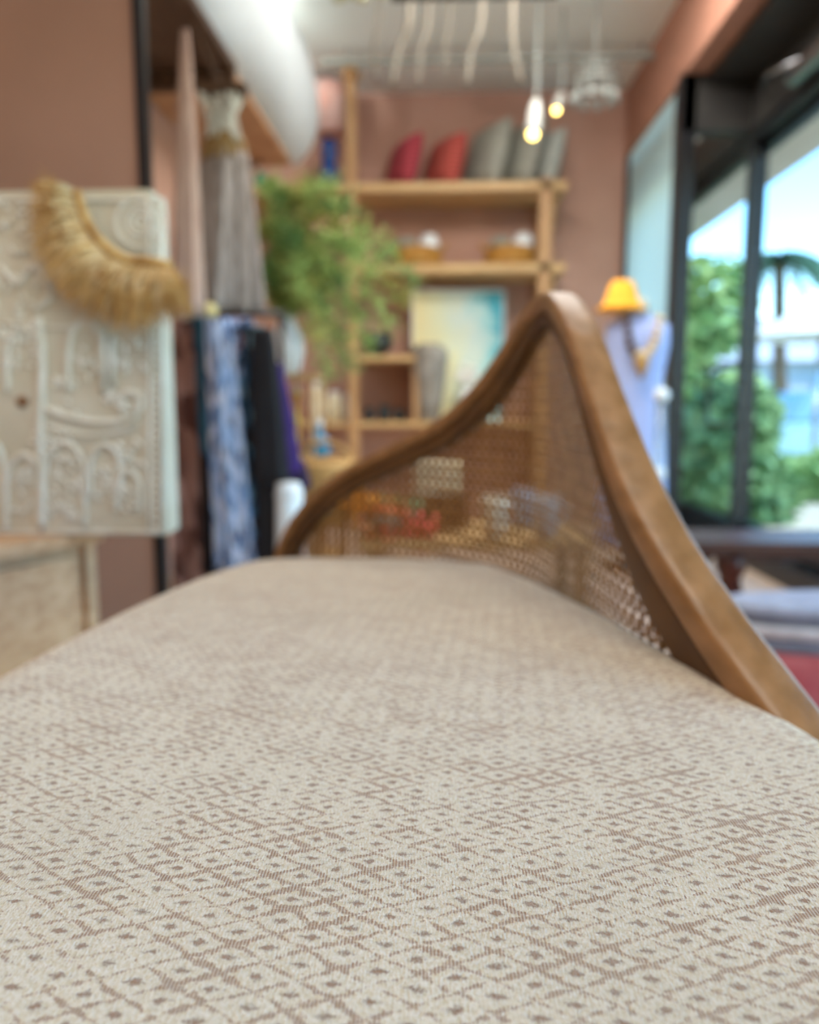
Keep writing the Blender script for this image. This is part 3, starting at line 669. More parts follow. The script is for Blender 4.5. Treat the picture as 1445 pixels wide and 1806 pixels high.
MB().tube(catmull([(vx.x, EY, zt+0.07), (vx.x, EY, zt+0.27), c+Vector((-0.06, 0, 0.02)), c], 6), 0.003, 5).build('stem', stemm, t)
o = MB().ball(at(490, 405, 3.7), .06, .04, .045).build('cream_bloom', mat('cream petals', (222, 222, 190), 0.8, (190, 196, 150), 40, 0.5), t)
# objects on the stand
q_ = at(522, 812, 2.9); MB().tube([(q_.x, 2.9, q_.z-.01), (q_.x, 2.93, rz-.1), (rx+.12, 2.98, rz)], .003, 6).build('cord', plain_b, POUCH)
bluegl = mat('aqua glass', (70, 170, 210), 0.08, (60, 150, 196), 5, trans=0.35, ior=1.4)
c = at(563, 805, EY)
t = thing('glass_bottle', (c.x, EY, zm), 'round aqua glass bottle on the middle tier of the stand', 'bottle')
MB().lathe([(0.03, 0), (0.05, 0.02), (0.056, 0.05), (0.045, 0.085), (0.018, 0.10), (0.016, 0.13), (0.02, 0.135)], (c.x, EY, zm)).build('body', bluegl, t)
MB().lathe([(0.012, 0.135), (0.018, 0.15), (0.012, 0.165)], (c.x, EY, zm), 12).build('stopper', ceram, t)
gold = mat('brass', (216, 170, 70), 0.3, (196, 146, 50), 20, metal=0.7)
c = at(528, 805, EY)
t = thing('brass_candlestick', (c.x, EY-0.06, zm), 'tall brass candlestick left of the aqua bottle', 'candlestick')
MB().lathe([(0.04, 0), (0.04, 0.012), (0.012, 0.03), (0.010, 0.14), (0.02, 0.16), (0.010, 0.18), (0.012, 0.25), (0.03, 0.27), (0.028, 0.28)], (c.x, EY-0.06, zm)).build('stem', gold, t)
MB().tube([(c.x, EY-0.06, zm+0.28), (c.x, EY-0.06, zm+0.31)], 0.014, 14).build('candle', mat('cream wax', (240, 226, 186), 0.5), t)
wick = mat('wicker', (206, 160, 96), 0.7, (160, 116, 60), 60, 0.5, stretch=(1, 1, 4))
c = at(570, 880, 3.15)
t = thing('wicker_basket', (c.x, 3.15, 0), 'round golden wicker basket on legs, showing above the settee back', 'basket')
zb = at(570, 835, 3.15).z
MB().lathe([(0.09, zb-0.20), (0.10, zb-0.2), (0.125, zb-0.08), (0.13, zb+0.02), (0.12, zb+0.06), (0.112, zb+0.055), (0.12, zb+0.0), (0.09, zb-0.19)], (c.x, 3.15, 0)).build('bowl', wick, t)
MB().tube(catmull([(c.x-.12, 3.15, zb+.04), (c.x-.08, 3.15, zb+.1), (c.x, 3.15, zb+.125), (c.x+.08, 3.15, zb+.1), (c.x+.12, 3.15, zb+.04)], 5), 0.011).build('handle', wick, t)
for k in range(3): MB().tube([(c.x+.1*math.cos(2.1*k), 3.15+.1*math.sin(2.1*k), 0), (c.x+.06*math.cos(2.1*k), 3.15+.06*math.sin(2.1*k), zb-.19)], .01).build('leg', oakv, t)
c = at(512, 960, 2.7)
t = thing('ceramic_pedestal', (c.x, 2.7, 0), 'slim glossy white ceramic pedestal behind the settee, below the black dress', 'pedestal')
zz = at(512, 850, 2.7).z
MB().lathe([(0.036, 0), (0.042, 0.02), (0.052, zz*.5), (0.046, zz-0.03), (0.038, zz-0.005), (0.02, zz)], (c.x, 2.7, 0)).build('body', ceram, t)
MB().lathe([(0.047, zz-0.055), (0.051, zz-0.045), (0.046, zz-0.035)], (c.x, 2.7, 0)).build('band', ceram, t)

# ------------------------------------------------------------------ back shelving
SY = 5.15
def zof(py, Y=SY): return at(700, py, Y).z
z1, z2, z3, z4 = zof(322), zof(466), zof(627), zof(744)
xu0, xu1 = at(622, 500, SY).x, at(962, 500, SY).x
t = thing('wall_shelving', ((xu0+xu1)/2, 5.35, 0), 'pale oak shelving unit with long shelves across the pink back wall', 'shelving')
XLS = XL+0.01; XRS = at(1001, 330, SY).x
for z, x0, x1 in ((z1, XLS, XRS), (z2, xu0, XRS), (z3, xu0, at(733, 627, SY).x), (z4, at(500, 744, SY).x, XRS-0.12)):
    boxo('shelf', (x0, SY, z-(0.052 if z > 1.6 else 0.034)), (x1, BACK, z), oak, t, 0.004)
zl = min(zof(120), 2.79); 
boxo('upright', (xu0-0.032, SY-0.02, 0), (xu0+0.032, SY+0.03, zl), oakv, t, 0.006)
boxo('upright', (xu1-0.042, SY+0.0, 0), (xu1+0.035, SY+0.05, z1+0.02), oakv, t, 0.006)
boxo('upright', (xu1-0.02, BACK-0.06, 0), (xu1+0.04, BACK-0.01, z1+0.35), oakv, t, 0.006)
boxo('divider', (at(729, 700, SY).x, SY+0.02, z4), (at(729, 700, SY).x+0.03, BACK, z3-0.034), oakv, t, 0.004)
MB().lathe([(0.03, 0), (0.055, 0.01), (0.06, 0.04), (0.045, 0.07), (0.02, 0.08)], (xu0, SY+0.005, zl), 16).build('finial', oakv, t)
for z in (z1, z2): MB().tube([(XRS-0.05, BACK-0.02, z-0.30), (XRS-0.05, SY+0.1, z-0.035)], 0.012).build('bracket', oak, t)

def pillow(name, px, w, h, d, m, label, group, lean=0.25, yaw=0.0, Y=5.36, zb=None, stripes=None):
    c = at(px, 300, Y); vs = []; fs = []; n = 18
    def sp(t, e): return math.copysign(abs(t)**e, t)
    for i in range(n+1):
        for j in range(n+1):
            uu = -1+2*i/n; vv = -1+2*j/n; k = (1-uu**4)**0.5*(1-vv**4)**0.5
            pin = 1-0.08*(1-abs(uu))*abs(vv) ; pin2 = 1-0.08*(1-abs(vv))*abs(uu)
            for sd in (1, -1): vs.append(Vector((uu*w/2*pin, sd*d/2*k, h/2 + vv*h/2*pin2)))
    def ix(i, j, s): return (i*(n+1)+j)*2+s
    for i in range(n):
        for j in range(n):
            fs.append((ix(i, j, 0), ix(i+1, j, 0), ix(i+1, j+1, 0), ix(i, j+1, 0))); fs.append((ix(i, j, 1), ix(i, j+1, 1), ix(i+1, j+1, 1), ix(i+1, j, 1)))
    Mx = Matrix.Translation((c.x, Y, zb+0.004)) @ Matrix.Rotation(yaw, 4, 'Z') @ Matrix.Rotation(-lean, 4, 'X')
    o = MB().add([Mx @ v_ for v_ in vs], fs).build(name, m); return tag(o, label, 'cushion', group)
def striped(name, c1, c2, sc):
    m = mat(name, c1, 0.9, c1, 8); nt = m.node_tree; b = nt.nodes['Principled BSDF']; w = nt.nodes.new('ShaderNodeTexWave'); w.bands_direction = 'Z'; w.inputs['Scale'].default_value = sc
    cr = nt.nodes.new('ShaderNodeValToRGB'); cr.color_ramp.elements[0].color = rgb(*c1); cr.color_ramp.elements[1].color = rgb(*c2); cr.color_ramp.elements[0].position = .35; cr.color_ramp.elements[1].position = .6
    nt.links.new(nt.nodes['Texture Coordinate'].outputs['Object'], w.inputs[0]); nt.links.new(w.outputs['Fac'], cr.inputs[0]); nt.links.new(cr.outputs[0], b.inputs['Base Color']); return m
red1 = striped('rose stripe', (188, 74, 84), (140, 50, 62), 11); red2 = striped('coral stripe', (196, 84, 84), (146, 70, 46), 11)
gr1 = mat('grey cushion cloth', (158, 158, 146), 0.9, (140, 140, 130), 20); gr2 = mat('silver cushion cloth', (176, 180, 172), 0.9, (156, 162, 156), 20)
G = 'cushions on the top shelf'
pillow('cushion', 702, .36, .34, .13, red1, 'rose red striped cushion, left one of the red pair on the top shelf', G, yaw=R(-62), zb=z1)
pillow('cushion', 775, .36, .34, .15, red2, 'coral red striped cushion, right one of the red pair on the top shelf', G, yaw=R(-58), zb=z1)
pillow('cushion', 848, .40, .42, .15, gr1, 'grey cushion beside the red pair on the top shelf', G, yaw=R(-60), zb=z1)
pillow('cushion', 906, .40, .42, .15, gr1, 'grey cushion between the other grey one and the silver one', G, yaw=R(-62), zb=z1)
pillow('cushion', 947, .40, .36, .12, gr2, 'silver cushion, rightmost on the top shelf', G, yaw=R(-66), zb=z1, Y=5.40)
# lamp and small vase at the left
c = at(581, 310, 5.33)
t = thing('table_lamp', (c.x, 5.33, z1), 'table lamp with a cobalt blue base and pale pink shade on the top shelf', 'lamp')
cob = mat('cobalt glaze', (34, 92, 176), 0.2, (40, 70, 140), 8)
MB().lathe([(0.075, 0), (0.09, 0.02), (0.06, 0.12), (0.04, 0.17), (0.055, 0.24), (0.05, 0.30), (0.02, 0.33)], (c.x, 5.33, z1)).build('base', cob, t)
pinkish = mat('pale pink shade', (240, 206, 198), 0.8, (232, 176, 160), 6)
zs_ = zof(232, 5.33)-z1; zh = zof(150, 5.33)-z1
MB().lathe([(0.135, zs_), (0.125, zh), (0.12, zh), (0.13, zs_+0.003)], (c.x, 5.33, z1)).build('shade', pinkish, t)
MB().tube([(c.x, 5.33, z1+0.32), (c.x, 5.33, z1+zh-0.02)], 0.008).build('stem', gold, t)
c = at(461, 310, 5.35)
o = MB().lathe([(0.03, 0), (0.045, 0.02), (0.05, 0.06), (0.035, 0.10), (0.022, 0.115), (0.026, 0.125)], (c.x, 5.35, z1)).build('teal_vase', mat('teal glaze', (24, 150, 124), 0.2)); tag(o, 'small teal vase at the left end of the top shelf', 'vase')
# baskets with white linen
for px, lab in ((735, 'left amber wicker basket holding a white jar on the second shelf'), (900, 'right amber wicker basket holding a white jar on the second shelf')):
    c = at(px, 440, 5.35); t = thing('storage_basket', (c.x, 5.35, z2), lab, 'basket', 'baskets on the second shelf')
    amber = mat('amber wicker', (196, 146, 66), 0.6, (150, 100, 36), 60, 0.4, stretch=(1, 1, 4)) if 'amber wicker' not in MATS else MATS['amber wicker']
    MB().lathe([(0.14, 0), (0.17, 0.02), (0.175, 0.06), (0.15, 0.115), (0.14, 0.115), (0.16, 0.06), (0.13, 0.02)], (c.x, 5.35, z2)).build('bowl', amber, t)
    MB().lathe([(0.152, 0.112), (0.158, 0.12), (0.152, 0.128), (0.142, 0.12)], (c.x, 5.35, z2)).build('rim', wick, t)
    for k in (-1, 1): MB().tube(catmull([(c.x+k*.155, 5.31, z2+.11), (c.x+k*.19, 5.31, z2+.15), (c.x+k*.19, 5.39, z2+.15), (c.x+k*.155, 5.39, z2+.11)], 5), .008).build('handle', wick, t)
    MB().lathe([(0.05, 0.03), (0.07, 0.10), (0.07, 0.17), (0.055, 0.195), (0.02, 0.20)], (c.x-.062, 5.35, z2), 20).build('folded_cloth', gr1, t)
    j = thing('white_jar', (c.x+.082, 5.345, z2+0.012), lab.split(' amber')[0] + ' glossy white jar standing in an amber basket', 'jar', 'white jars on the second shelf')
    MB().lathe([(0.04, 0.012), (0.052, 0.02), (0.062, 0.08), (0.064, 0.17), (0.05, 0.20)], (c.x+.082, 5.345, z2)).build('body', ceram, j)
    MB().lathe([(0.05, 0.20), (0.048, 0.213), (0.01, 0.223)], (c.x+.082, 5.345, z2)).build('lid', ceram, j)
# abstract canvas
AM = bpy.data.materials.new('abstract painting'); AM.use_nodes = True; nt = AM.node_tree; b = nt.nodes['Principled BSDF']; b.inputs['Roughness'].default_value = .6
tcn = nt.nodes.new('ShaderNodeTexCoord'); nz = nt.nodes.new('ShaderNodeTexNoise'); nz.inputs['Scale'].default_value = 3.2; nz.inputs['Detail'].default_value = 3; nz.inputs['Distortion'].default_value = 1.5
sp = nt.nodes.new('ShaderNodeSeparateXYZ'); nt.links.new(tcn.outputs['Generated'], sp.inputs[0]); nt.links.new(tcn.outputs['Generated'], nz.inputs[0])
ma = nt.nodes.new('ShaderNodeMath'); ma.operation = 'MULTIPLY_ADD'; nt.links.new(nz.outputs['Fac'], ma.inputs[0]); ma.inputs[1].default_value = 0.55; nt.links.new(sp.outputs[0], ma.inputs[2])
mb2 = nt.nodes.new('ShaderNodeMath'); mb2.operation = 'MULTIPLY_ADD'; nt.links.new(sp.outputs[2], mb2.inputs[0]); mb2.inputs[1].default_value = 0.18; nt.links.new(ma.outputs[0], mb2.inputs[2])
cr = nt.nodes.new('ShaderNodeValToRGB'); els = cr.color_ramp.elements; els[0].position = .3; els[0].color = rgb(236, 218, 160); els[1].position = 1.0; els[1].color = rgb(70, 170, 190)
for p_, c_ in ((.55, (226, 226, 186)), (.78, (206, 224, 216)), (.95, (150, 210, 214)), (1.1 if False else .98, (90, 180, 196))): e = els.new(p_); e.color = rgb(*c_)
mr = nt.nodes.new('ShaderNodeMapRange'); mr.inputs[1].default_value = .0; mr.inputs[2].default_value = 1.3; nt.links.new(mb2.outputs[0], mr.inputs[0]); nt.links.new(mr.outputs[0], cr.inputs[0]); nt.links.new(cr.outputs[0], b.inputs['Base Color'])
a_ = at(727, 512, 5.40); b_ = at(888, 700, 5.40)
t = thing('abstract_canvas', ((a_.x+b_.x)/2, 5.4, z4), 'abstract canvas in pale yellow, white and turquoise on the shelf', 'painting')
boxo('canvas', (a_.x+.01, 5.395, z4+0.012), (b_.x-.01, 5.42, a_.z-.012), AM, t, 0)
fm = MB()
for q in (((a_.x, 5.385, z4), (b_.x, 5.43, z4+.012)), ((a_.x, 5.385, a_.z-.012), (b_.x, 5.43, a_.z)), ((a_.x, 5.385, z4+.012), (a_.x+.01, 5.43, a_.z-.012)), ((b_.x-.01, 5.385, z4+.012), (b_.x, 5.43, a_.z-.012))): fm.box(*q)
fm.build('frame', ceram, t, False)
# grey vase, white vase, dark bowl, small things
stone = mat('grey stoneware', (150, 146, 138), 0.6, (120, 114, 106), 12)
c = at(757, 740, 5.245)
o = MB().lathe([(0.06, 0), (0.07, 0.02), (0.10, 0.2), (0.12, 0.36), (0.125, 0.43), (0.11, 0.475), (0.07, 0.49), (0.075, 0.50), (0.06, 0.495)], (c.x, 5.245, z4)).build('grey_vase', stone); tag(o, 'tall grey stoneware vase in front of the abstract canvas', 'vase')
c = at(822, 740, 5.25)
t = thing('white_bud_vase', (c.x, 5.25, z4), 'slim white vase with white blooms in front of the canvas', 'vase')
MB().lathe([(0.04, 0), (0.05, 0.02), (0.055, 0.12), (0.03, 0.2), (0.034, 0.22)], (c.x, 5.25, z4)).build('body', ceram, t)
m = MB(); rr = random.Random(4)
for k in range(16): m.ball((c.x+rr.gauss(0, .035), 5.25+rr.gauss(0, .03), z4+.29+rr.gauss(0, .035)), .026, .026, .02, 6)
m.build('blooms', canvas, t)
MB().tube([(c.x, 5.25, z4+.15), (c.x, 5.25, z4+.27)], .006, 6).build('stem', stemm, t)
dkg = mat('dark glaze', (52, 60, 60), 0.3, (36, 44, 46), 10)
c = at(665, 620, 5.35)
o = MB().lathe([(0.04, 0), (0.06, 0.015), (0.10, 0.07), (0.105, 0.12), (0.085, 0.16), (0.08, 0.155), (0.09, 0.10), (0.05, 0.03)], (c.x, 5.35, z3)).build('dark_bowl', dkg); tag(o, 'dark glazed round bowl on the short middle shelf', 'bowl')
for k, (px, w, h, lab) in enumerate(((652, .035, .09, 'short dark pot next to the upright on the lowest shelf'), (678, .04, .11, 'squat dark pot in the middle of the dark trio'), (704, .035, .085, 'dark pot by the divider on the lowest shelf'))):
    c = at(px, 740, 5.32); o = MB().lathe([(w*.8, 0), (w, .01), (w*1.1, h*.6), (w*.8, h), (w*.7, h-.005)], (c.x, 5.32, z4)).build('dark_pot', dkg); tag(o, lab, 'pot', 'dark pots on the lowest shelf')
crm = mat('cream ceramic', (236, 226, 196), 0.5, (220, 206, 168), 12)
for k, (px, w, h, lab) in enumerate(((560, .058, .26, 'cream jar, tallest of three left of the upright'), (590, .048, .20, 'cream jar in the middle of three left of the upright'), (616, .036, .19, 'small pale jar touching the upright'))):
    c = at(px, 740, 5.3); t = thing('cream_jar', (c.x, 5.3, z4), lab, 'jar', 'cream jars on the lowest shelf')
    MB().lathe([(w*.8, 0), (w, .012), (w*1.05, h*.5), (w*.85, h*.85), (w*.7, h*.88)], (c.x, 5.3, z4)).build('body', crm if k < 2 else ceram, t)
    MB().lathe([(w*.78, h*.88), (w*.78, h*.95), (w*.2, h)], (c.x, 5.3, z4)).build('lid', ceram, t)

# ------------------------------------------------------------------ low display table behind the settee back
t = thing('display_table', (0.1, 3.25, 0), 'low oak display table seen through the cane webbing', 'table')
boxo('tabletop', (-0.34, 2.95, 0.27), (0.55, 3.55, 0.30), oak, t)
for x in (-.30, .51):
    for y in (3.0, 3.5): boxo('leg', (x-.02, y-.02, 0), (x+.02, y+.02, .27), oakv, t, .003)
c = at(690, 960, 3.1)
t = thing('flower_pot', (c.x, 3.1, .30), 'grey pot of orange and red flowers behind the cane webbing', 'flowers')
MB().lathe([(0.05, 0), (0.07, 0.01), (0.09, 0.09), (0.085, 0.095)], (c.x, 3.1, .30)).build('pot', stone, t)
for nm, cl, cx_, cy_, sx_, sy_, n in (('orange_petals', (250, 160, 50), 640, 888, 42, 16, 60), ('orange_petals', (246, 130, 84), 675, 905, 36, 20, 60), ('red_petals', (240, 96, 84), 735, 928, 36, 18, 70), ('red_petals', (232, 90, 86), 700, 948, 50, 16, 70)):
    m = MB(); rr = random.Random(cx_)
    for k in range(n):
        p = at(cx_+rr.gauss(0, sx_*.5), cy_+rr.gauss(0, sy_*.6), 3.1+rr.uniform(-.09, .09)); m.ball(p, .020, .020, .008, 5, Matrix.Rotation(rr.uniform(0, PI), 3, 'X'))
    m.build(nm, mat(nm+str(cx_), cl, .6), t)
m = MB(); leafcloud(m, (c.x, 3.1, .42), (.12, .08, .05), 90, .03, rnd=random.Random(2)); o = m.build('leaves', g2, t, False)
a_ = at(731, 870, 3.3); b_ = at(816, 816, 3.3)
o = boxo('wooden_riser', (a_.x-.01, 3.25, .30), (b_.x+.02, 3.42, a_.z), darkw); tag(o, 'dark wooden riser on the display table under the cream box', 'riser')
t = thing('cream_box', ((a_.x+b_.x)/2, 3.33, a_.z), 'cream lidded box on the dark riser, seen through the cane', 'box')
boxo('body', (a_.x, 3.26, a_.z), (b_.x, 3.40, b_.z-.03), crm, t, .004); boxo('lid', (a_.x-.004, 3.255, b_.z-.03), (b_.x+.004, 3.405, b_.z), crm, t, .004)
for px, CY, cl, lab in ((872, 3.05, (236, 224, 196), 'small cream cup on the right half of the display table'), (922, 3.32, (150, 160, 172), 'blue-grey cup beside the cream cup'), (962, 3.05, (200, 204, 206), 'pale grey cup at the right end of the display table')):
    c = at(px, 950, CY); t = thing('cup', (c.x, CY, .30), lab, 'cup', 'cups on the display table')
    MB().lathe([(0.025, 0), (0.04, 0.01), (0.05, 0.10), (0.052, 0.17), (0.047, 0.168), (0.03, 0.03)], (c.x, CY, .30)).build('bowl', mat('cup glaze %d' % px, cl, .4), t)
    MB().tube(catmull([(c.x+.045, CY, .44), (c.x+.08, CY, .43), (c.x+.08, CY, .37), (c.x+.042, CY, .36)], 5), .006).build('handle', ceram, t)

# ------------------------------------------------------------------ dress form with hat by the window
MY = 4.0; c = at(1124, 600, MY)
t = thing('dress_form', (c.x, MY, 0), 'dress form in a lavender and blue striped dress beside the pale window', 'mannequin')
def sh(py): return at(1100, py, MY).z
lav = mat('lavender stripe', (176, 182, 226), 0.85, (168, 174, 220), 6)
nt = lav.node_tree; w = nt.nodes.new('ShaderNodeTexWave'); w.bands_direction = 'Z'; w.inputs['Scale'].default_value = 16; crr = nt.nodes.new('ShaderNodeValToRGB')
crr.color_ramp.elements[0].color = rgb(190, 192, 232); crr.color_ramp.elements[1].color = rgb(146, 174, 222)
nt.links.new(nt.nodes['Texture Coordinate'].outputs['Object'], w.inputs[0]); nt.links.new(w.outputs['Fac'], crr.inputs[0]); nt.links.new(crr.outputs[0], nt.nodes['Principled BSDF'].inputs['Base Color'])
zS = sh(556)
MB().lathe([(0.17, 0.12), (0.165, 0.35), (0.15, 0.75), (0.12, zS-.36), (0.155, zS-.14), (0.15, zS-.05), (0.07, zS-.01), (0.04, zS+.03)], (c.x, MY, 0), 60, 1, .62, ripple=lambda th, i: 1+0.06*(1-min(i, 4)/4)*math.sin(14*th)).build('dress', lav, t)
lin_ = mat('linen form', (222, 210, 186), .9)
MB().lathe([(0.045, zS), (0.04, zS+.05), (0.045, zS+.075)], (c.x, MY, 0), 16).build('neck', lin_, t)
MB().tube([(c.x, MY, 0), (c.x, MY, .14)], .014).build('pole', blackm, t); MB().lathe([(0.14, 0), (0.14, .012), (0.02, .03)], (c.x, MY, 0)).build('base', blackm, t)
ylw = mat('marigold felt', (236, 168, 40), 0.8, (222, 150, 30), 20)
hx = at(1097, 530, MY).x; zh0 = zS+0.035
o = MB().lathe([(0.125, zh0-.015), (0.13, zh0-.008), (0.095, zh0+.01), (0.085, zh0+.02), (0.062, zh0+.10), (0.045, zh0+.125), (0.01, zh0+.13)], (hx, MY, 0), 28).build('sun_hat', ylw)
tag(o, 'marigold yellow hat on top of the dress form', 'hat')
t = thing('bead_necklace', (c.x, MY-.1, zS-.1), 'chunky tan and black necklace hanging on the striped dress', 'necklace')
for k in range(13):
    th = PI*(k/12); p = (c.x+.0 + .075*math.cos(th), MY-.112, zS-.03-.17*math.sin(th))
    MB().ball(p, .021, .014, .021, 7).build('bead', raff2 if k < 8 else darkw, t)
MB().lathe([(0.005, -.10), (0.035, -.03), (0.03, 0), (0.01, .02)], (c.x, MY-.115, zS-.21), 12, 1, .4).build('pendant', wick, t)
# clear glass tube lamp beside
c = at(1163, 800, 3.75)
t = thing('clear_acrylic_stand', (c.x, 3.75, 0), 'slim clear acrylic pole on a round base right of the striped dress', 'stand')
acr = mat('clear acrylic', (235, 248, 250), 0.05, (235, 248, 250), 5, trans=0.85, ior=1.3)
MB().tube([(c.x, 3.75, .02), (c.x, 3.75, at(1163, 700, 3.75).z)], .024, 16).build('tube', acr, t); MB().lathe([(.1, 0), (.1, .015), (.03, .025)], (c.x, 3.75, 0)).build('base', acr, t)
MB().ball((c.x, 3.75, at(1163, 705, 3.75).z+.02), .036).build('ball', ceram, t)
MB().ball((c.x, 3.75, at(1158, 835, 3.75).z), .034).build('ball', ceram, t)

# ------------------------------------------------------------------ right: hardwood table, stacked floor cushions, rug
TY = 2.35; zt2 = at(1330, 957, TY).z
t = thing('hardwood_table', (1.05, TY, 0), 'low dark red hardwood table by the glass doors', 'table')
xa = at(1205, 950, TY).x; 
boxo('tabletop', (xa, TY-.02, zt2-.03), (1.5, TY+.28, zt2), bark, t, .01)
ap = MB(); P = [(xa+.04, .015), (xa+.1, .0), (xa+.2, -.015), ((xa+1.5)/2, -.005), (1.3, -.02), (1.42, -.05), (1.46, -.08)]
for (x0, h0), (x1, h1) in zip(P, P[1:]):
    ap.add([(x0, TY+.02, zt2-.03), (x1, TY+.02, zt2-.03), (x1, TY+.02, zt2-.05+h1), (x0, TY+.02, zt2-.05+h0), (x0, TY+.045, zt2-.03), (x1, TY+.045, zt2-.03), (x1, TY+.045, zt2-.05+h1), (x0, TY+.045, zt2-.05+h0)], [(0, 3, 2, 1), (4, 5, 6, 7), (3, 7, 6, 2), (0, 4, 7, 3), (1, 2, 6, 5), (0, 1, 5, 4)])
ap.build('apron', bark, t, False)
for x, y in ((at(1302, 1000, TY).x, TY+.06), (1.44, TY+.06), (xa+.12, TY+.24), (1.44, TY+.24)):
    MB().lathe([(.03, 0), (.04, .01), (.03, .05), (.042, .12), (.048, .2), (.03, zt2-.12), (.045, zt2-.09), (.045, zt2-.03)], (x, y, 0), 16).build('leg', bark, t)
cg = mat('blue grey cotton', (182, 192, 212), .9, (166, 174, 194), 20); cd = mat('slate cotton', (132, 136, 150), .9, (116, 120, 134), 20); cw_ = mat('white cotton', (216, 212, 214), .9); cr_ = mat('coral cotton', (206, 120, 118), .9, (190, 92, 96), 12)
PY = 1.95; pc = at(1275, 1050, PY).x + 0.36; G = 'floor cushions stacked by the table'
def puck(z0, z1_, r_, m, label):
    h = z1_-z0; pr = [(r_*.9, z0), (r_*.985, z0+h*.12), (r_, z0+h*.5), (r_*.985, z0+h*.88), (r_*.93, z1_), (r_*.5, z1_+.004)]
    return tag(MB().lathe(pr, (pc, PY, 0), 64, 1.0, 0.30).build('floor_cushion', m), label, 'cushion', G)
def zz_(py): return at(1400, py, PY-.11).z
puck(0.0, zz_(1172), .36, cr_, 'coral floor cushion at the bottom of the round stack')
puck(zz_(1172), zz_(1146), .345, cd, 'slate grey cushion resting on the coral one')
puck(zz_(1146), zz_(1122), .36, cw_, 'thin white cushion in the middle of the round stack')
puck(zz_(1122), zz_(1106), .345, cd, 'thin slate cushion above the white one')
puck(zz_(1106), zz_(1084), .365, cg, 'blue-grey cushion on top of the round stack')
rug = mat('coral rug', (198, 110, 104), .95, (222, 170, 160), 14, .3)
tag(boxo('area_rug', (.55, 1.2, .001), (1.55, 2.3, .012), rug, bevel=.003), 'coral patterned rug on the floor under the round cushions', 'rug')
for o in bpy.data.objects:
    if o.name.startswith('floor_cushion'): o.location.z += 0.0125

# ------------------------------------------------------------------ ceiling fittings
grey = mat('grey painted steel', (150, 156, 150), .5); 
for k, (Y, zc) in enumerate(((3.45, 2.78), (3.75, 2.80), (4.05, 2.81), (4.9, 2.81))):
    o = boxo('ceiling_rail', (-.75+.0, Y, zc-.02), (XR, Y+.03, zc+.01), mat('white rail %d' % k, (158, 164, 156), .5), bevel=.003)
    tag(o, ['thin pale ceiling rail nearest the viewer', 'second pale ceiling rail', 'third pale ceiling rail', 'pale ceiling rail nearest the back wall'][k], 'rail', 'rails below the ceiling')
    for x in (-.6, 1.1): MB().tube([(x, Y+.015, zc), (x, Y+.015, CEIL)], .006, 6).build('hanger', grey, o)
t = thing('lighting_track', (.1, 2.9, at(830, -4, 2.9).z), 'black lighting track along the top edge of the view', 'lighting track')
zz = at(830, -4, 2.9).z
boxo('track', (at(690, 0, 2.9).x, 2.88, zz), (at(985, 0, 2.9).x, 2.92, zz+.035), blackm, t)
for x in (at(720, 0, 2.9).x, at(960, 0, 2.9).x): MB().tube([(x, 2.9, zz), (x, 2.9, CEIL)], .005, 6).build('hanger', grey, t)
driftm = mat('driftwood grey', (118, 112, 100), .8, (92, 84, 70), 12, .3, stretch=(4, 4, 1))
for k, (xa_, xb_, yb, Y, wd, lab) in enumerate(((722, 692, 150, 3.6, .016, 'thick curved driftwood strip hanging left of the ceiling row'), (756, 738, 148, 3.7, .009, 'thin driftwood strip right of the thick one'), (668, 662, 140, 3.7, .008, 'leftmost thin strip hanging under the ceiling'),
        (850, 824, 150, 3.6, .011, 'curved driftwood strip in the middle of the hanging row'), (905, 920, 148, 3.7, .011, 'grey strip bending right, near the spotlights'), (795, 786, 130, 3.9, .006, 'thinnest pale strip in the middle of the row'))):
    e = at(xb_, yb, Y); s = at(xa_, 30, Y); top_ = Vector((s.x, Y, CEIL)); pts = catmull([top_, s, s.lerp(e, .5)+Vector((-.012, 0, 0)), e], 6)
    o = MB().tube(pts, [wd*(1-.3*i/len(pts)) for i in range(len(pts))], 8).build('driftwood_strip', driftm); tag(o, lab, 'hanging', 'driftwood strips hanging from the ceiling')
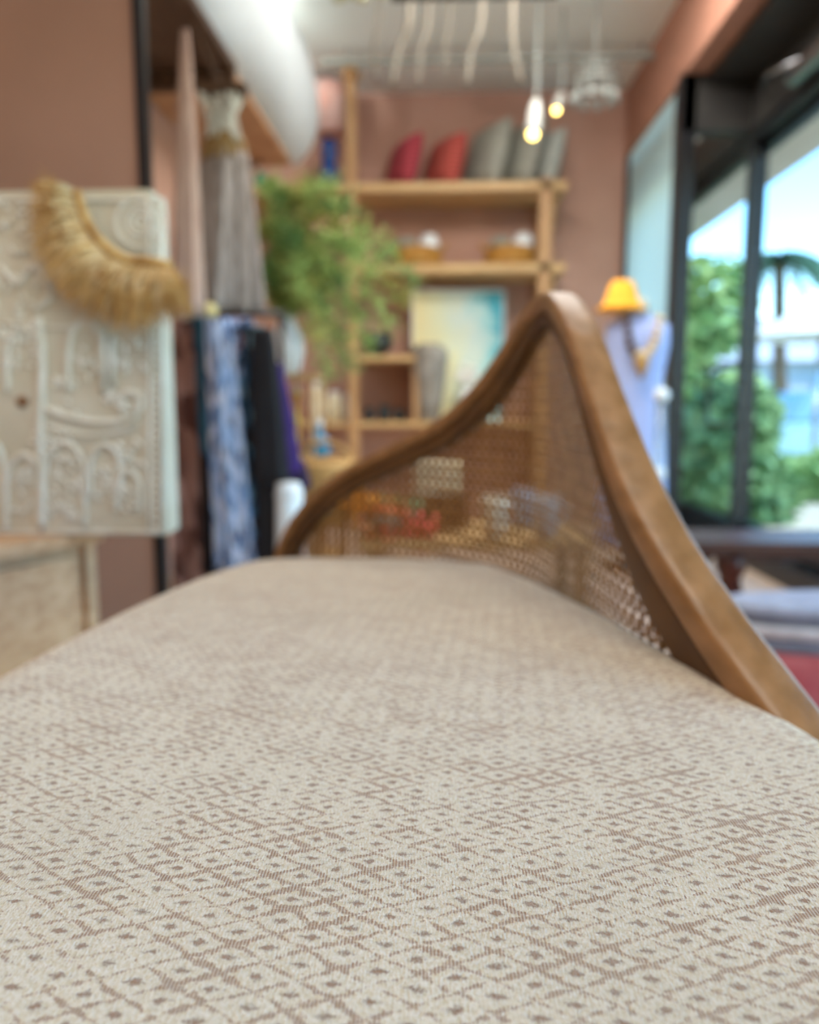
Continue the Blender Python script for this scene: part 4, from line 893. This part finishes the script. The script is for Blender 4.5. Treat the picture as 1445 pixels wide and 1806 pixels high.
# spotlights
lampw = mat('white lamp housing', (206, 208, 200), .4)
bulb = mat('lit lamp lens', (255, 222, 120), .3, emit=9)
for k, (px, py, Y, rr_, lab) in enumerate(((940, 238, 4.2, .022, 'white spotlight with the larger warm glowing lens, left of the pair'), (981, 196, 4.5, .015, 'smaller warm glowing spotlight, right of the pair'))):
    c = at(px, py, Y); t = thing('spotlight', (c.x, Y, CEIL), lab, 'spotlight', 'lit spotlights')
    ax = Vector((.10, .05, 1)).normalized() if k == 0 else Vector((.3, .1, 1)).normalized(); L = .17 if k == 0 else .10
    e = c + ax*L; q = MB().tube([c+ax*.012, c+ax*.03, c+ax*(L*.7), e], [rr_*1.5, rr_*1.6, rr_*1.5, rr_*.8], 20).build('housing', lampw, t)
    o = MB().ball(c+ax*.004, rr_*1.1).build('lens', bulb, t)
    MB().tube([e, (e.x, Y, e.z+.03), (e.x, Y, CEIL)], .007, 8).build('stem', grey, t)
    ld = bpy.data.lights.new('spot bulb', 'SPOT'); ld.energy = 25; ld.spot_size = R(90); ld.color = (1, .85, .6); ld.shadow_soft_size = .03
    lo = bpy.data.objects.new('spot_bulb', ld); COL.objects.link(lo); lo.location = c - ax*.05; lo.rotation_euler = ax.to_track_quat('Z', 'Y').to_euler()
# unlit glass-and-wire pendant right of the spotlights
c = at(1050, 130, 4.3)
t = thing('wire_pendant', (c.x, 4.3, CEIL), 'unlit wire pendant with pale glass drops near the ceiling corner', 'pendant lamp')
MB().tube([(c.x, 4.3, c.z), (c.x, 4.3, CEIL)], .005, 6).build('cord', grey, t)
for k, r_ in enumerate((.06, .10, .12, .08)):
    z = c.z+.06-.055*k; MB().tube([(c.x+r_*math.cos(2*PI*i/20), 4.3+r_*math.sin(2*PI*i/20), z) for i in range(21)], .006, 6).build('wire_ring', grey, t)
for k in range(10):
    a_ = 2*PI*k/10; MB().ball((c.x+.11*math.cos(a_), 4.3+.11*math.sin(a_), c.z-.12), .016, .016, .026, 6).build('glass_drop', grey, t)
    MB().tube([(c.x, 4.3, c.z+.07), (c.x+.11*math.cos(a_), 4.3+.11*math.sin(a_), c.z-.10)], .003, 5).build('wire', grey, t)
c = at(636, -6, 3.0)
t = thing('dried_flower_bunch', (c.x, 3.0, CEIL), 'cream dried flowers hanging at the top edge of the view', 'flowers')
m = MB(); rr = random.Random(6)
for k in range(26): m.ball((c.x+rr.gauss(0, .05), 3.0+rr.gauss(0, .04), c.z+.02+rr.gauss(0, .018)), .018, .018, .014, 6)
m.build('blooms', mat('cream bloom', (226, 222, 186), .8), t); MB().tube([(c.x, 3.0, c.z+.02), (c.x, 3.0, CEIL)], .008, 8).build('stem', stemm, t)
